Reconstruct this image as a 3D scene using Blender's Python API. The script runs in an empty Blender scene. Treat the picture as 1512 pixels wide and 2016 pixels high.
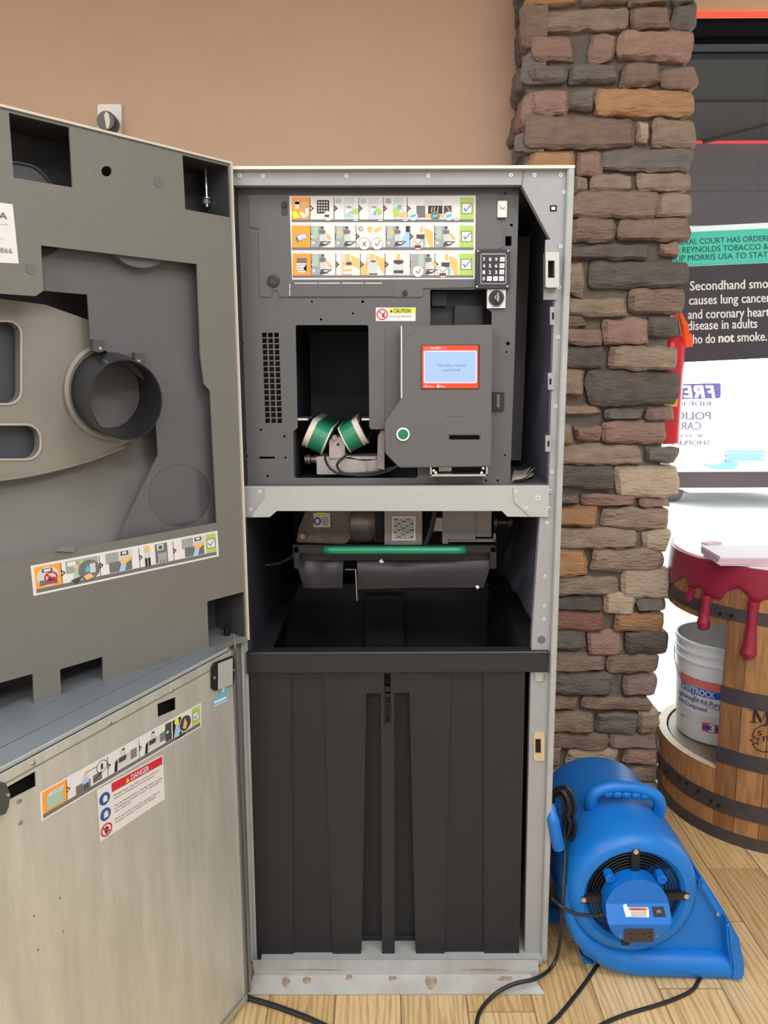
import bpy, bmesh, math, random
from mathutils import Vector, Matrix, noise
from mathutils.geometry import tessellate_polygon
R = random.Random(7)
sc = bpy.context.scene
COL = sc.collection

# ------------------------------------------------------------------ camera
FPX, CX, CY = 1514.0, 756.0, 1008.0
PITCH, YAW, ROLL = math.radians(9.977), math.radians(-0.045), math.radians(0.239)
CAM = Vector((0.0, -1.675, 1.424))


def ray(px, py):
    u, v = (px - CX) / FPX, (py - CY) / FPX
    c, s = math.cos(ROLL), math.sin(ROLL)
    u, v = c * u - s * v, s * u + c * v
    cp, sp = math.cos(PITCH), math.sin(PITCH)
    d = (u, cp - v * sp, -sp - v * cp)
    c, s = math.cos(YAW), math.sin(YAW)
    return Vector((c * d[0] + s * d[1], -s * d[0] + c * d[1], d[2]))


cd = bpy.data.cameras.new('camera')
cam = bpy.data.objects.new('camera', cd)
COL.objects.link(cam)
fw = ray(CX, CY)
rt = ray(CX + FPX, CY) - fw
up = fw - ray(CX, CY + FPX)
M4 = Matrix((rt, up, -fw)).transposed().to_4x4()
M4.translation = CAM
cam.matrix_world = M4
cd.sensor_fit = 'HORIZONTAL'
cd.sensor_width = 36.0
cd.lens = 36.0 * FPX / 1512.0
cd.clip_start = 0.02
sc.camera = cam

# ------------------------------------------------------------------ light and exposure
sc.view_settings.view_transform = 'Standard'
sc.view_settings.look = 'None'
sc.view_settings.gamma = 1.0
sc.view_settings.use_curve_mapping = False
sc.view_settings.exposure = 0.0
wd = bpy.data.worlds.new('overcast_sky')
sc.world = wd
wd.use_nodes = True
bgn = wd.node_tree.nodes['Background']
bgn.inputs[0].default_value = (0.93, 0.97, 1.0, 1)
bgn.inputs[1].default_value = 5.5


def area(name, loc, size, sizey, energy, col, rot=(0, 0, 0)):
    l = bpy.data.lights.new(name, 'AREA')
    l.shape = 'RECTANGLE'
    l.size, l.size_y, l.energy, l.color = size, sizey, energy, col
    o = bpy.data.objects.new(name, l)
    o.location, o.rotation_euler = loc, rot
    COL.objects.link(o)
    return o


WARM = (0.97, 0.985, 1.0)
for lx, ly, le in ((-1.5, -0.9, 28), (0.55, -1.1, 19), (-1.5, -3.3, 60), (0.6, -3.3, 60), (1.5, -1.8, 27)):  # unseen lamps; the rear pair is added to throw light into the machine
    area('unseen_ceiling_lamp', (lx, ly, 2.93), 1.2, 0.6, le, WARM)


# ------------------------------------------------------------------ materials
def lin(c):
    out = []
    for k in c:
        k /= 255.0
        out.append(k / 12.92 if k <= 0.04045 else ((k + 0.055) / 1.055) ** 2.4)
    return tuple(out)


MATS = {}


def pm(name, rgb, rough=0.5, metal=0.0, var=0.0, scale=20.0, bump=0.0, bscale=None, stretch=(1, 1, 1), spec=0.5, emit=None, estr=0.0, rgb2=None, rand=0.0):
    if name in MATS:
        return MATS[name]
    m = bpy.data.materials.new(name)
    m.use_nodes = True
    nt = m.node_tree
    b = nt.nodes['Principled BSDF']
    c = lin(rgb)
    b.inputs['Base Color'].default_value = (*c, 1)
    b.inputs['Roughness'].default_value = rough
    b.inputs['Metallic'].default_value = metal
    b.inputs['Specular IOR Level'].default_value = spec
    tc = nt.nodes.new('ShaderNodeTexCoord')
    mp = nt.nodes.new('ShaderNodeMapping')
    mp.inputs['Scale'].default_value = stretch
    nt.links.new(tc.outputs['Object'], mp.inputs['Vector'])
    if var or rgb2:
        nz = nt.nodes.new('ShaderNodeTexNoise')
        nz.inputs['Scale'].default_value = scale
        nz.inputs['Detail'].default_value = 6
        nz.inputs['Roughness'].default_value = 0.65
        nt.links.new(mp.outputs[0], nz.inputs['Vector'])
        rp = nt.nodes.new('ShaderNodeValToRGB')
        rp.color_ramp.elements[0].position = 0.3
        rp.color_ramp.elements[1].position = 0.7
        c2 = lin(rgb2) if rgb2 else tuple(min(1, k * (1 + var)) for k in c)
        c1 = c if rgb2 else tuple(k * (1 - var) for k in c)
        rp.color_ramp.elements[0].color = (*c1, 1)
        rp.color_ramp.elements[1].color = (*c2, 1)
        nt.links.new(nz.outputs['Fac'], rp.inputs['Fac'])
        last = rp.outputs['Color']
        if rand:
            oi = nt.nodes.new('ShaderNodeObjectInfo')
            mr = nt.nodes.new('ShaderNodeMapRange')
            mr.inputs['To Min'].default_value = 1 - rand
            mr.inputs['To Max'].default_value = 1 + rand
            nt.links.new(oi.outputs['Random'], mr.inputs['Value'])
            hs = nt.nodes.new('ShaderNodeHueSaturation')
            nt.links.new(mr.outputs[0], hs.inputs['Value'])
            nt.links.new(last, hs.inputs['Color'])
            last = hs.outputs['Color']
        nt.links.new(last, b.inputs['Base Color'])
    if bump:
        nb = nt.nodes.new('ShaderNodeTexNoise')
        nb.inputs['Scale'].default_value = bscale or scale
        nb.inputs['Detail'].default_value = 5
        nt.links.new(mp.outputs[0], nb.inputs['Vector'])
        bp = nt.nodes.new('ShaderNodeBump')
        bp.inputs['Strength'].default_value = min(1.0, bump)
        bp.inputs['Distance'].default_value = 0.004 if bump <= 1 else 0.012
        nt.links.new(nb.outputs['Fac'], bp.inputs['Height'])
        nt.links.new(bp.outputs[0], b.inputs['Normal'])
    if emit:
        b.inputs['Emission Color'].default_value = (*lin(emit), 1)
        b.inputs['Emission Strength'].default_value = estr
    MATS[name] = m
    return m


# ------------------------------------------------------------------ geometry helpers
class Frame:
    def __init__(s, o, u, w):
        s.o, s.u, s.w = Vector(o), Vector(u).normalized(), Vector(w).normalized()
        s.n = s.u.cross(s.w)

    def pt(s, a, b, n=0.0):
        return s.o + s.u * a + s.w * b + s.n * n

    def px(s, x, y, n=0.0):
        d = ray(x, y)
        t = ((s.o + s.n * n) - CAM).dot(s.n) / d.dot(s.n)
        p = CAM + d * t - s.o
        return (p.dot(s.u), p.dot(s.w))

    def pw(s, x, y, n=0.0):
        a, b = s.px(x, y, n)
        return s.pt(a, b, n)

    def sc(s, x, y, n=0.0):
        a, b = s.px(x, y, n), s.px(x, y + 1, n)
        return math.hypot(a[0] - b[0], a[1] - b[1])


def floor_pt(x, y, z=0.0):
    d = ray(x, y)
    t = (z - CAM.z) / d.z
    return CAM + d * t


WORLD = Frame((0, 0, 0), (1, 0, 0), (0, 1, 0))          # a=X, b=Y, n=Z
TEXT = {}


def text_geo(s, shear=0.0, bold=0.0):
    k = (s, shear, bold)
    if k not in TEXT:
        cu = bpy.data.curves.new('glyphs', 'FONT')
        cu.body, cu.shear, cu.offset = s, shear, bold
        cu.resolution_u = 3
        o = bpy.data.objects.new('glyphs', cu)
        COL.objects.link(o)
        me = o.to_mesh()
        vs = [(v.co.x, v.co.y) for v in me.vertices]
        fs = [tuple(p.vertices) for p in me.polygons]
        o.to_mesh_clear()
        bpy.data.objects.remove(o)
        bpy.data.curves.remove(cu)
        TEXT[k] = (vs, fs)
    return TEXT[k]


class MB:
    def __init__(s):
        s.v, s.f, s.m = [], [], []

    def add(s, vs, fs, mi=0):
        o = len(s.v)
        s.v += [Vector(p) for p in vs]
        s.f += [tuple(i + o for i in f) for f in fs]
        s.m += [mi] * len(fs)
        return s

    def plate(s, F, outer, holes=(), n0=-0.003, n1=0.0, mi=0, loc=False):
        cv = (lambda p: p) if loc else (lambda p: F.px(p[0], p[1], n1))
        loops = [[cv(p) for p in outer]] + [[cv(p) for p in h] for h in holes]
        flat = [p for l in loops for p in l]
        tri = tessellate_polygon([[Vector((p[0], p[1], 0)) for p in l] for l in loops])
        N = len(flat)
        vs = [F.pt(a, b, n1) for a, b in flat] + [F.pt(a, b, n0) for a, b in flat]
        fs = []
        for t in tri:
            fs.append(tuple(t))
            fs.append(tuple(i + N for i in reversed(t)))
        o = 0
        for l in loops:
            k = len(l)
            for i in range(k):
                a, b = o + i, o + (i + 1) % k
                fs.append((a, b, b + N, a + N))
            o += k
        return s.add(vs, fs, mi)

    def poly(s, F, pts, n=0.0, mi=0, mp=None):
        if mp:
            vs = [F.pt(*mp(x, y), n) for x, y in pts]
        else:
            vs = [F.pw(x, y, n) for x, y in pts]
        if len(pts) > 4:
            tri = tessellate_polygon([[Vector((x, y, 0)) for x, y in pts]])
            return s.add(vs, [tuple(t) for t in tri], mi)
        return s.add(vs, [tuple(range(len(vs)))], mi)

    def rect(s, F, x0, y0, x1, y1, n=0.0, mi=0, mp=None):
        return s.poly(F, [(x0, y0), (x1, y0), (x1, y1), (x0, y1)], n, mi, mp)

    def disc(s, F, x, y, r, n=0.0, mi=0, mp=None, ry=None, seg=20):
        ry = ry or r
        return s.poly(F, [(x + r * math.cos(2 * math.pi * i / seg), y + ry * math.sin(2 * math.pi * i / seg)) for i in range(seg)], n, mi, mp)

    def ring(s, F, x, y, r, w, n=0.0, mi=0, mp=None, ry=None, seg=24):
        ry = ry or r
        k = (r - w) / r
        P = [(x + q * r * math.cos(2 * math.pi * i / seg), y + q * ry * math.sin(2 * math.pi * i / seg)) for q in (1, k) for i in range(seg)]
        vs = [F.pt(*mp(a, b), n) if mp else F.pw(a, b, n) for a, b in P]
        return s.add(vs, [(i, (i + 1) % seg, seg + (i + 1) % seg, seg + i) for i in range(seg)], mi)

    def line(s, F, x0, y0, x1, y1, w, n=0.0, mi=0, mp=None):
        L = math.hypot(x1 - x0, y1 - y0) or 1
        dx, dy = -(y1 - y0) / L * w / 2, (x1 - x0) / L * w / 2
        return s.poly(F, [(x0 + dx, y0 + dy), (x1 + dx, y1 + dy), (x1 - dx, y1 - dy), (x0 - dx, y0 - dy)], n, mi, mp)

    def text(s, F, t, x0, y0, x1, y1, n=0.0, mi=0, mp=None, shear=0.0, bold=0.0, mirror=False, w3=None):
        """fit the text into the box x0..x1 (left..right), baseline y0, cap height to y1"""
        vs, fs = text_geo(t, shear, 0.0)
        if bold:
            k, v0, f0 = len(vs), vs, fs
            vs = [(x + d, y + e) for d, e in ((-bold, 0), (bold, 0), (0, 0), (0, bold * .6), (0, -bold * .6)) for x, y in v0]
            fs = [tuple(i + k * j for i in f) for j in range(5) for f in f0]
        xs = [p[0] for p in vs]
        xa, xb = min(xs), max(xs)
        out = []
        n_, lay = n, len(vs) // 5 if bold else 0
        for iv, (x, y) in enumerate(vs):
            n = n_ + (0.00012 * (iv // lay) if bold else 0)
            q = (x - xa) / (xb - xa)
            if mirror:
                q = 1 - q
            X, Y = x0 + q * (x1 - x0), y0 + (y / 0.69) * (y1 - y0)
            if w3:
                out.append(w3(X, Y, n))
            else:
                out.append(F.pt(*mp(X, Y), n) if mp else F.pw(X, Y, n))
        return s.add(out, fs, mi)

    def box(s, F, a0, a1, b0, b1, n0, n1, mi=0):
        c = [F.pt(a, b, n) for n in (n0, n1) for a, b in ((a0, b0), (a1, b0), (a1, b1), (a0, b1))]
        return s.add(c, [(3, 2, 1, 0), (4, 5, 6, 7), (0, 1, 5, 4), (1, 2, 6, 5), (2, 3, 7, 6), (3, 0, 4, 7)], mi)

    def pbox(s, F, x0, y0, x1, y1, n0, n1, mi=0):
        a0, b1 = F.px(x0, y0, n1)
        a1, b0 = F.px(x1, y1, n1)
        return s.box(F, a0, a1, b0, b1, n0, n1, mi)

    def lathe(s, F, a, b, prof, seg=32, mi=0, close=False, a0=0.0, a1=2 * math.pi):
        full = abs(a1 - a0 - 2 * math.pi) < 1e-6
        k = seg if full else seg + 1
        vs = []
        for r, n in prof:
            for i in range(k):
                t = a0 + (a1 - a0) * i / seg
                vs.append(F.pt(a + r * math.cos(t), b + r * math.sin(t), n))
        fs = []
        P = len(prof)
        for j in range(P - 1 + (1 if close else 0)):
            j2 = (j + 1) % P
            for i in range(seg):
                i2 = (i + 1) % k
                fs.append((j * k + i, j * k + i2, j2 * k + i2, j2 * k + i))
        return s.add(vs, fs, mi)

    def cyl(s, F, a, b, r, n0, n1, seg=20, mi=0, r1=None):
        r1 = r if r1 is None else r1
        return s.lathe(F, a, b, [(1e-5, n0), (r, n0), (r1, n1), (1e-5, n1)], seg, mi)

    def tube(s, pts, r, seg=10, mi=0, cap=True, closed=False, flat=None):
        pts = [Vector(p) for p in pts]
        k = len(pts)
        rs = r if isinstance(r, (list, tuple)) else [r] * k
        up0 = None
        vs = []
        for i, p in enumerate(pts):
            if closed:
                d = pts[(i + 1) % k] - pts[i - 1]
            else:
                d = pts[min(i + 1, k - 1)] - pts[max(i - 1, 0)]
            d.normalize()
            if up0 is None:
                q = Vector((0, 0, 1)) if abs(d.z) < 0.9 else Vector((0, 1, 0))
                up0 = (q - d * q.dot(d)).normalized()
            else:
                up0 = (up0 - d * up0.dot(d)).normalized()
            sd = d.cross(up0)
            for j in range(seg):
                t = 2 * math.pi * j / seg
                vs.append(p + (up0 * math.cos(t) + sd * math.sin(t)) * rs[i])
        fs = []
        for i in range(k if closed else k - 1):
            i2 = (i + 1) % k
            for j in range(seg):
                j2 = (j + 1) % seg
                fs.append((i * seg + j, i * seg + j2, i2 * seg + j2, i2 * seg + j))
        if cap and not closed:
            fs.append(tuple(range(seg))[::-1])
            fs.append(tuple((k - 1) * seg + j for j in range(seg)))
        return s.add(vs, fs, mi)

    def build(s, name, mats, parent=None, bevel=0.0, sharp=35, normals=True):
        mats = mats if isinstance(mats, (list, tuple)) else [mats]
        lo = [min(p[i] for p in s.v) for i in range(3)]
        hi = [max(p[i] for p in s.v) for i in range(3)]
        org = Vector(((lo[0] + hi[0]) / 2, (lo[1] + hi[1]) / 2, lo[2]))
        me = bpy.data.meshes.new(name)
        me.from_pydata([p - org for p in s.v], [], s.f)
        for m in mats:
            me.materials.append(m)
        me.polygons.foreach_set('material_index', s.m)
        if normals or bevel:
            bm = bmesh.new()
            bm.from_mesh(me)
            if bevel:
                bmesh.ops.remove_doubles(bm, verts=bm.verts, dist=1e-6)
                bmesh.ops.recalc_face_normals(bm, faces=bm.faces)
                ed = [e for e in bm.edges if len(e.link_faces) == 2 and e.calc_face_angle(0) > 0.6]
                bmesh.ops.bevel(bm, geom=ed, offset=bevel, segments=2, affect='EDGES', clamp_overlap=True)
            bmesh.ops.recalc_face_normals(bm, faces=bm.faces)
            bm.to_mesh(me)
            bm.free()
        me.polygons.foreach_set('use_smooth', [True] * len(me.polygons))
        me.set_sharp_from_angle(angle=math.radians(sharp))
        o = bpy.data.objects.new(name, me)
        COL.objects.link(o)
        place(o, org, parent)
        return o


def wloc(o):
    p = Vector(o.location)
    while o.parent:
        o = o.parent
        p += Vector(o.location)
    return p


def place(o, org, parent):
    if parent:
        o.parent = parent
        o.location = org - wloc(parent)
    else:
        o.location = org


def tag(o, label=None, cat=None, group=None, kind=None):
    if label:
        o['label'] = label
    if cat:
        o['category'] = cat
    if group:
        o['group'] = group
    if kind:
        o['kind'] = kind
    return o


def thing(name, label, cat, loc, group=None):
    o = bpy.data.objects.new(name, None)
    o.empty_display_size = 0.05
    o.location = loc
    COL.objects.link(o)
    return tag(o, label, cat, group)


def spl(pts, k=6):
    """Catmull-Rom through world points"""
    P = [Vector(p) for p in pts]
    P = [P[0] * 2 - P[1]] + P + [P[-1] * 2 - P[-2]]
    out = []
    for i in range(1, len(P) - 2):
        for j in range(k):
            t = j / k
            a, b, c, d = P[i - 1], P[i], P[i + 1], P[i + 2]
            out.append(0.5 * ((2 * b) + (c - a) * t + (2 * a - 5 * b + 4 * c - d) * t * t + (3 * b - a - 3 * c + d) * t ** 3))
    out.append(P[-2])
    return out


def circ(x, y, r, k=12, ry=None):
    ry = ry or r
    return [(x + r * math.cos(2 * math.pi * i / k), y + ry * math.sin(2 * math.pi * i / k)) for i in range(k)]


def rnd(x0, y0, x1, y1, r, k=4):
    """rounded rectangle in pixels"""
    out = []
    for cx, cy, a in ((x1 - r, y0 + r, -90), (x1 - r, y1 - r, 0), (x0 + r, y1 - r, 90), (x0 + r, y0 + r, 180)):
        for i in range(k + 1):
            t = math.radians(a + 90 * i / k)
            out.append((cx + r * math.cos(t), cy + r * math.sin(t)))
    return out


def rcopy(src, org, parent):
    o = src.copy()
    COL.objects.link(o)
    place(o, Vector(org), parent)
    return o

# ================================================================== THE ROOM
FRONT = Frame((0, 0, 0), (1, 0, 0), (0, 0, 1))           # machine front, n towards the camera
PIL = Frame((0, 0.805, 0), (1, 0, 0), (0, 0, 1))         # stone pillar front
WALL = Frame((0, 1.05, 0), (1, 0, 0), (0, 0, 1))
WIN = Frame((0, 1.20, 0), (1, 0, 0), (0, 0, 1))
XL, XR, YB, YF, ZC = -2.8, 3.4, 1.05, -4.2, 2.95

wall_m = pm('beige_wall_paint', (206, 171, 145), 0.75, var=0.03, scale=3, bump=0.05, bscale=250)
tag(MB().box(WORLD, XL, 0.80, YB, YB + 0.12, 0, ZC).build('wall_back', wall_m), kind='structure', label='beige painted wall behind the machine')
pale_w = pm('pale_shop_wall', (222, 216, 208), 0.8, var=0.03, scale=3)
MB().box(WORLD, XL - 0.1, XL, YF, YB + 0.12, 0, ZC).build('wall_left', pale_w)['kind'] = 'structure'
MB().box(WORLD, XR, XR + 0.1, YF, YB + 0.25, 0, ZC).build('wall_right', pale_w)['kind'] = 'structure'
MB().box(WORLD, XL, XR, YF - 0.1, YF, 0, ZC).build('wall_front', pale_w)['kind'] = 'structure'
ceil_m = pm('ceiling_tile', (225, 222, 214), 0.9, var=0.03, scale=60)
MB().box(WORLD, XL - 0.1, XR + 0.1, YF - 0.1, 1.32, ZC, ZC + 0.1).build('ceiling', ceil_m)['kind'] = 'structure'

# floor: grout bed and wood-look tile planks
grout = pm('grey_brown_grout', (128, 108, 84), 0.9, var=0.1, scale=80)
fl = MB().box(WORLD, XL - 0.1, XR + 0.1, YF - 0.1, 1.3, -0.06, -0.002).build('floor', grout)
tag(fl, 'wood-look tile floor laid in long planks', kind='structure')


def plank_mat(name, c1, c2):
    m = pm(name, c1, 0.38, rgb2=c2, scale=9, stretch=(10, 0.8, 1), rand=0.10, bump=0.15, bscale=14)
    nt = m.node_tree
    # growth rings running along the plank
    b = nt.nodes['Principled BSDF']
    src = b.inputs['Base Color'].links[0].from_socket
    tc = next(n for n in nt.nodes if n.type == 'TEX_COORD')
    oi = nt.nodes.new('ShaderNodeObjectInfo')
    ad = nt.nodes.new('ShaderNodeVectorMath')
    ad.operation = 'ADD'
    ml = nt.nodes.new('ShaderNodeVectorMath')
    ml.operation = 'SCALE'
    ml.inputs['Scale'].default_value = 0.4
    nt.links.new(oi.outputs['Location'], ml.inputs[0])
    nt.links.new(tc.outputs['Object'], ad.inputs[0])
    nt.links.new(ml.outputs[0], ad.inputs[1])
    mp = nt.nodes.new('ShaderNodeMapping')
    mp.inputs['Scale'].default_value = (6, 0.55, 1)
    nt.links.new(ad.outputs[0], mp.inputs['Vector'])
    wv = nt.nodes.new('ShaderNodeTexWave')
    wv.wave_type = 'BANDS'
    wv.bands_direction = 'X'
    wv.inputs['Scale'].default_value = 3.2
    wv.inputs['Distortion'].default_value = 11
    wv.inputs['Detail'].default_value = 3
    wv.inputs['Detail Scale'].default_value = 1.4
    nt.links.new(mp.outputs[0], wv.inputs['Vector'])
    rp = nt.nodes.new('ShaderNodeValToRGB')
    rp.color_ramp.elements[0].color = (0.66, 0.60, 0.54, 1)
    rp.color_ramp.elements[0].position = 0.0
    rp.color_ramp.elements[1].color = (1, 1, 1, 1)
    rp.color_ramp.elements[1].position = 0.45
    nt.links.new(wv.outputs['Fac'], rp.inputs['Fac'])
    mx = nt.nodes.new('ShaderNodeMix')
    mx.data_type = 'RGBA'
    mx.blend_type = 'MULTIPLY'
    mx.inputs['Factor'].default_value = 0.75
    nt.links.new(src, mx.inputs['A'])
    nt.links.new(rp.outputs['Color'], mx.inputs['B'])
    nt.links.new(mx.outputs['Result'], b.inputs['Base Color'])
    return m


PLK = [plank_mat('oak_tile_gold', (196, 160, 108), (222, 190, 140)), plank_mat('oak_tile_brown', (186, 150, 106), (214, 180, 132)), plank_mat('oak_tile_pale', (204, 172, 126), (226, 198, 152))]
PW, PL = 0.152, 0.605
for k in range(-4, 14):
    x0 = 0.033 + PW * k
    off = (k * 0.37 + 0.12) % 1.0 * PL
    y = -1.05 - PL + off
    while y < 1.28:
        ya, yb = max(y, -1.25), min(y + PL, 1.28)
        if yb - ya > 0.03 and yb > -0.75 and not (x0 < -0.35 and ya > 0.1) and not (x0 < 0.24 and x0 > -0.35 and ya > -0.02):
            h = R.uniform(-0.0006, 0.0004)
            MB().box(WORLD, x0 + 0.0014, x0 + PW - 0.0014, ya + 0.0014, yb - 0.0014, -0.012, h).build('plank', PLK[R.randrange(3)], fl, bevel=0.0012)
        y += PL

# ------------------------------------------------------------------ window
wx0, wx1 = 0.80, XR
fr_m = pm('mauve_grey_aluminium', (122, 114, 120), 0.4, 0.3, var=0.05, scale=30)
win = bpy.data.objects.new('window_1', None)
win.location = (1.4, 1.2, 0)
COL.objects.link(win)
tag(win, 'storefront window beside the stone pillar with a horizontal mullion', kind='structure')


def zat(y, F=WIN, x=1420, n=0.0):
    return F.px(x, y, n)[1]


zs, zm0, zm1, zt = zat(1390), zat(958), zat(927), zat(36, WALL)
MB().box(WORLD, wx0, wx1, 1.17, 1.23, zm0, zm1).build('mullion', fr_m, win)
MB().box(WORLD, wx0, wx1, 1.17, 1.23, zt - 0.03, zt).build('head_rail', pm('black_head_rail', (30, 30, 33), 0.5, spec=0.1), win)
MB().box(WORLD, wx0, wx1, 1.15, 1.23, zs - 0.05, zs).build('sill_rail', pm('pale_sill', (205, 204, 200), 0.5), win)
MB().box(WORLD, wx0, wx0 + 0.05, 1.17, 1.23, zs, zt).build('jamb', fr_m, win)
MB().box(WORLD, 2.28, 2.34, 1.17, 1.23, zs, zt).build('jamb', fr_m, win)
gl = bpy.data.materials.new('window_glass')
gl.use_nodes = True
nt = gl.node_tree
nt.nodes.remove(nt.nodes['Principled BSDF'])
tr, gs, mx = nt.nodes.new('ShaderNodeBsdfTransparent'), nt.nodes.new('ShaderNodeBsdfGlossy'), nt.nodes.new('ShaderNodeMixShader')
gs.inputs['Roughness'].default_value = 0.02
tr.inputs['Color'].default_value = (0.95, 0.97, 0.97, 1)
mx.inputs[0].default_value = 0.05
nt.links.new(tr.outputs[0], mx.inputs[1])
nt.links.new(gs.outputs[0], mx.inputs[2])
nt.links.new(mx.outputs[0], nt.nodes['Material Output'].inputs[0])
MB().box(WORLD, wx0 + 0.05, 2.28, 1.197, 1.203, zm1, zt).build('pane', gl, win)
MB().box(WORLD, wx0 + 0.05, 2.28, 1.197, 1.203, zs, zm0).build('pane', gl, win)
MB().box(WORLD, 2.34, wx1, 1.197, 1.203, zs, zt).build('pane', gl, win)
# mirrored lettering stuck on the outside of the pane, read from the street
def trans(name, rgb, f):
    """thin board or vinyl that lets some of the light behind it through"""
    m = pm(name, rgb, 0.6)
    nt = m.node_tree
    b, o = nt.nodes['Principled BSDF'], nt.nodes['Material Output']
    tl = nt.nodes.new('ShaderNodeBsdfTranslucent')
    tl.inputs['Color'].default_value = (*lin(rgb), 1)
    mx = nt.nodes.new('ShaderNodeMixShader')
    mx.inputs[0].default_value = f
    nt.links.new(b.outputs[0], mx.inputs[1])
    nt.links.new(tl.outputs[0], mx.inputs[2])
    nt.links.new(mx.outputs[0], o.inputs['Surface'])
    return m


lav = trans('lavender_vinyl', (170, 158, 220), 0.4)
wht = trans('white_vinyl', (250, 250, 252), 0.7)
ltx = pm('glare_paled_violet_vinyl', (196, 192, 218), 0.6)  # lettering colour paled for the window glare around it
d = MB()
GN = -0.0045
LET = {'F': [(0, 0), (.34, 0), (.34, .38), (.72, .38), (.72, .58), (.34, .58), (.34, .8), (.9, .8), (.9, 1), (0, 1)],
       'E': [(0, 0), (.92, 0), (.92, .2), (.34, .2), (.34, .4), (.74, .4), (.74, .58), (.34, .58), (.34, .8), (.92, .8), (.92, 1), (0, 1)],
       'R': [(0, 0), (.32, 0), (.32, .36), (.44, .36), (.66, 0), (1, 0), (.74, .40), (.92, .54), (.92, .84), (.74, 1), (0, 1)]}
cuts = []
for ch, xa, xb in (('F', 1389, 1406), ('R', 1365, 1386), ('E', 1343, 1362), ('E', 1320, 1340)):
    g_ = lambda u, v: (xb - (xb - xa) * u - 4 * v + 2, 783 - 24 * v)
    cuts.append([g_(u, v) for u, v in LET[ch]])
d.plate(WIN, [(1310, 757), (1416, 754), (1419, 757), (1419, 781), (1416, 784), (1310, 787)], cuts, n0=GN - 0.0004, n1=GN, mi=0)
xa, xb = 1365, 1386
d.poly(WIN, [(xb - (xb - xa) * u - 4 * v + 2, 783 - 24 * v) for u, v in ((.32, .56), (.58, .56), (.64, .62), (.64, .76), (.58, .82), (.32, .82))], GN, 0)
d.text(WIN, 'RIDE IN A', 1308, 799, 1400, 790, GN, 2, mirror=True, bold=0.03)
d.text(WIN, 'POLICE', 1318, 826, 1400, 811, GN, 2, mirror=True, bold=0.035)
d.text(WIN, 'CAR', 1339, 846, 1381, 831, GN, 2, mirror=True, bold=0.035)
d.text(WIN, 'IF YOU', 1326, 861, 1383, 855, GN, 2, mirror=True, bold=0.04)
d.text(WIN, 'SHOPLIFT', 1318, 876, 1398, 867, GN, 2, mirror=True, bold=0.04)
tag(d.build('window_decal', [lav, wht, ltx], win, normals=False), 'lavender and grey lettering read mirrored from indoors')
# wall over and under the window
head_m = pm('cream_header_paint', (214, 186, 146), 0.7, var=0.03, scale=4)
MB().box(WORLD, 0.80, XR, 1.05, 1.30, zt, ZC).build('trim_1', head_m)['kind'] = 'structure'
MB().box(WORLD, 0.80, XR, 1.12, 1.30, 0, zs - 0.05).build('trim_2', pm('grey_knee_wall', (150, 144, 134), 0.7, var=0.05))['kind'] = 'structure'
MB().box(WORLD, 0.80, XR, 1.051, 1.30, zt - 0.012, zt).build('head_shade_sheet', pm('header_underside_shade', (24, 24, 26), 0.9, spec=0.0), win)  # black sheet added to paint the header's underside in shade
led = pm('red_light_strip', (255, 70, 50), 0.5, emit=(255, 60, 44), estr=1.6)
t = MB().box(WORLD, 0.93, XR - 0.05, 1.04, 1.049, zt + 0.003, zt + 0.016).build('light_strip', led)
tag(t, 'glowing red light strip along the top of the window', 'lamp')

# ------------------------------------------------------------------ outdoors
grd = MB().box(WORLD, -3, 14, 1.32, 16, -0.2, -0.12).build('ground', pm('pale_concrete', (205, 204, 200), 0.9, var=0.05, scale=2))
tag(grd, 'bright concrete forecourt outside the window', kind='structure')
aw = thing('awning', 'dark grey awning with a deep front valance outside the window', 'awning', (1.8, 2.0, 2.2))
awm = pm('awning_cloth_lit', (52, 51, 54), 0.9, var=0.06, scale=12, spec=0.05)
awm2 = pm('awning_cloth_shaded', (44, 44, 46), 0.9, var=0.06, scale=12, spec=0.05)
awd = pm('awning_beam_and_shade', (24, 24, 27), 0.8)
VAL = Frame((0, 2.2, 0), (1, 0, 0), (0, 0, 1))
zv0, zv1 = zat(444, VAL), zat(280, VAL)
MB().box(WORLD, 0.2, 4.2, 2.2, 2.22, zv0, zv0 + (zv1 - zv0) * 0.40).build('valance', pm('dark_mauve_valance', (98, 94, 103), 0.8, var=0.04), aw)
MB().box(WORLD, 0.2, 4.2, 2.205, 2.225, zv0 + (zv1 - zv0) * 0.41, zv1).build('valance', MATS['dark_mauve_valance'], aw)
zsf = lambda y_: zt + 0.10 + (zv1 - zt - 0.10) * (y_ - 1.30) / 0.90
for ya, yb, mt_ in ((1.31, 1.45, awd), (1.452, 1.83, awm2), (1.832, 2.2, awm)):  # panels coloured darker towards the wall, where less light falls
    P = [Vector((x, y, zsf(y) + d_)) for d_ in (0.0, 0.02) for x, y in ((0.2, ya), (4.2, ya), (4.2, yb), (0.2, yb))]
    MB().add(P, [(3, 2, 1, 0), (4, 5, 6, 7), (0, 1, 5, 4), (1, 2, 6, 5), (2, 3, 7, 6), (3, 0, 4, 7)]).build('soffit_panel', mt_, aw)
MB().tube([(1.50, 2.18, zsf(2.18) - 0.01), (2.0, 1.84, zsf(1.84) - 0.01)], 0.008, 8).build('strut', awd, aw)
MB().box(WORLD, 0.2, 4.2, 1.825, 1.837, zsf(1.83) - 0.012, zsf(1.83)).build('beam', awd, aw)
tag(MB().box(WORLD, 0.2, 4.2, 2.185, 2.197, zv1 - 0.006, zv1 + 0.004).build('led_reflection_line', pm('red_led_reflection', (240, 60, 80), 0.4, emit=(240, 50, 70), estr=0.7), aw), 'thin glowing red line for the light strip reflection')  # glowing line standing in for the indoor strip's reflection

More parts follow.
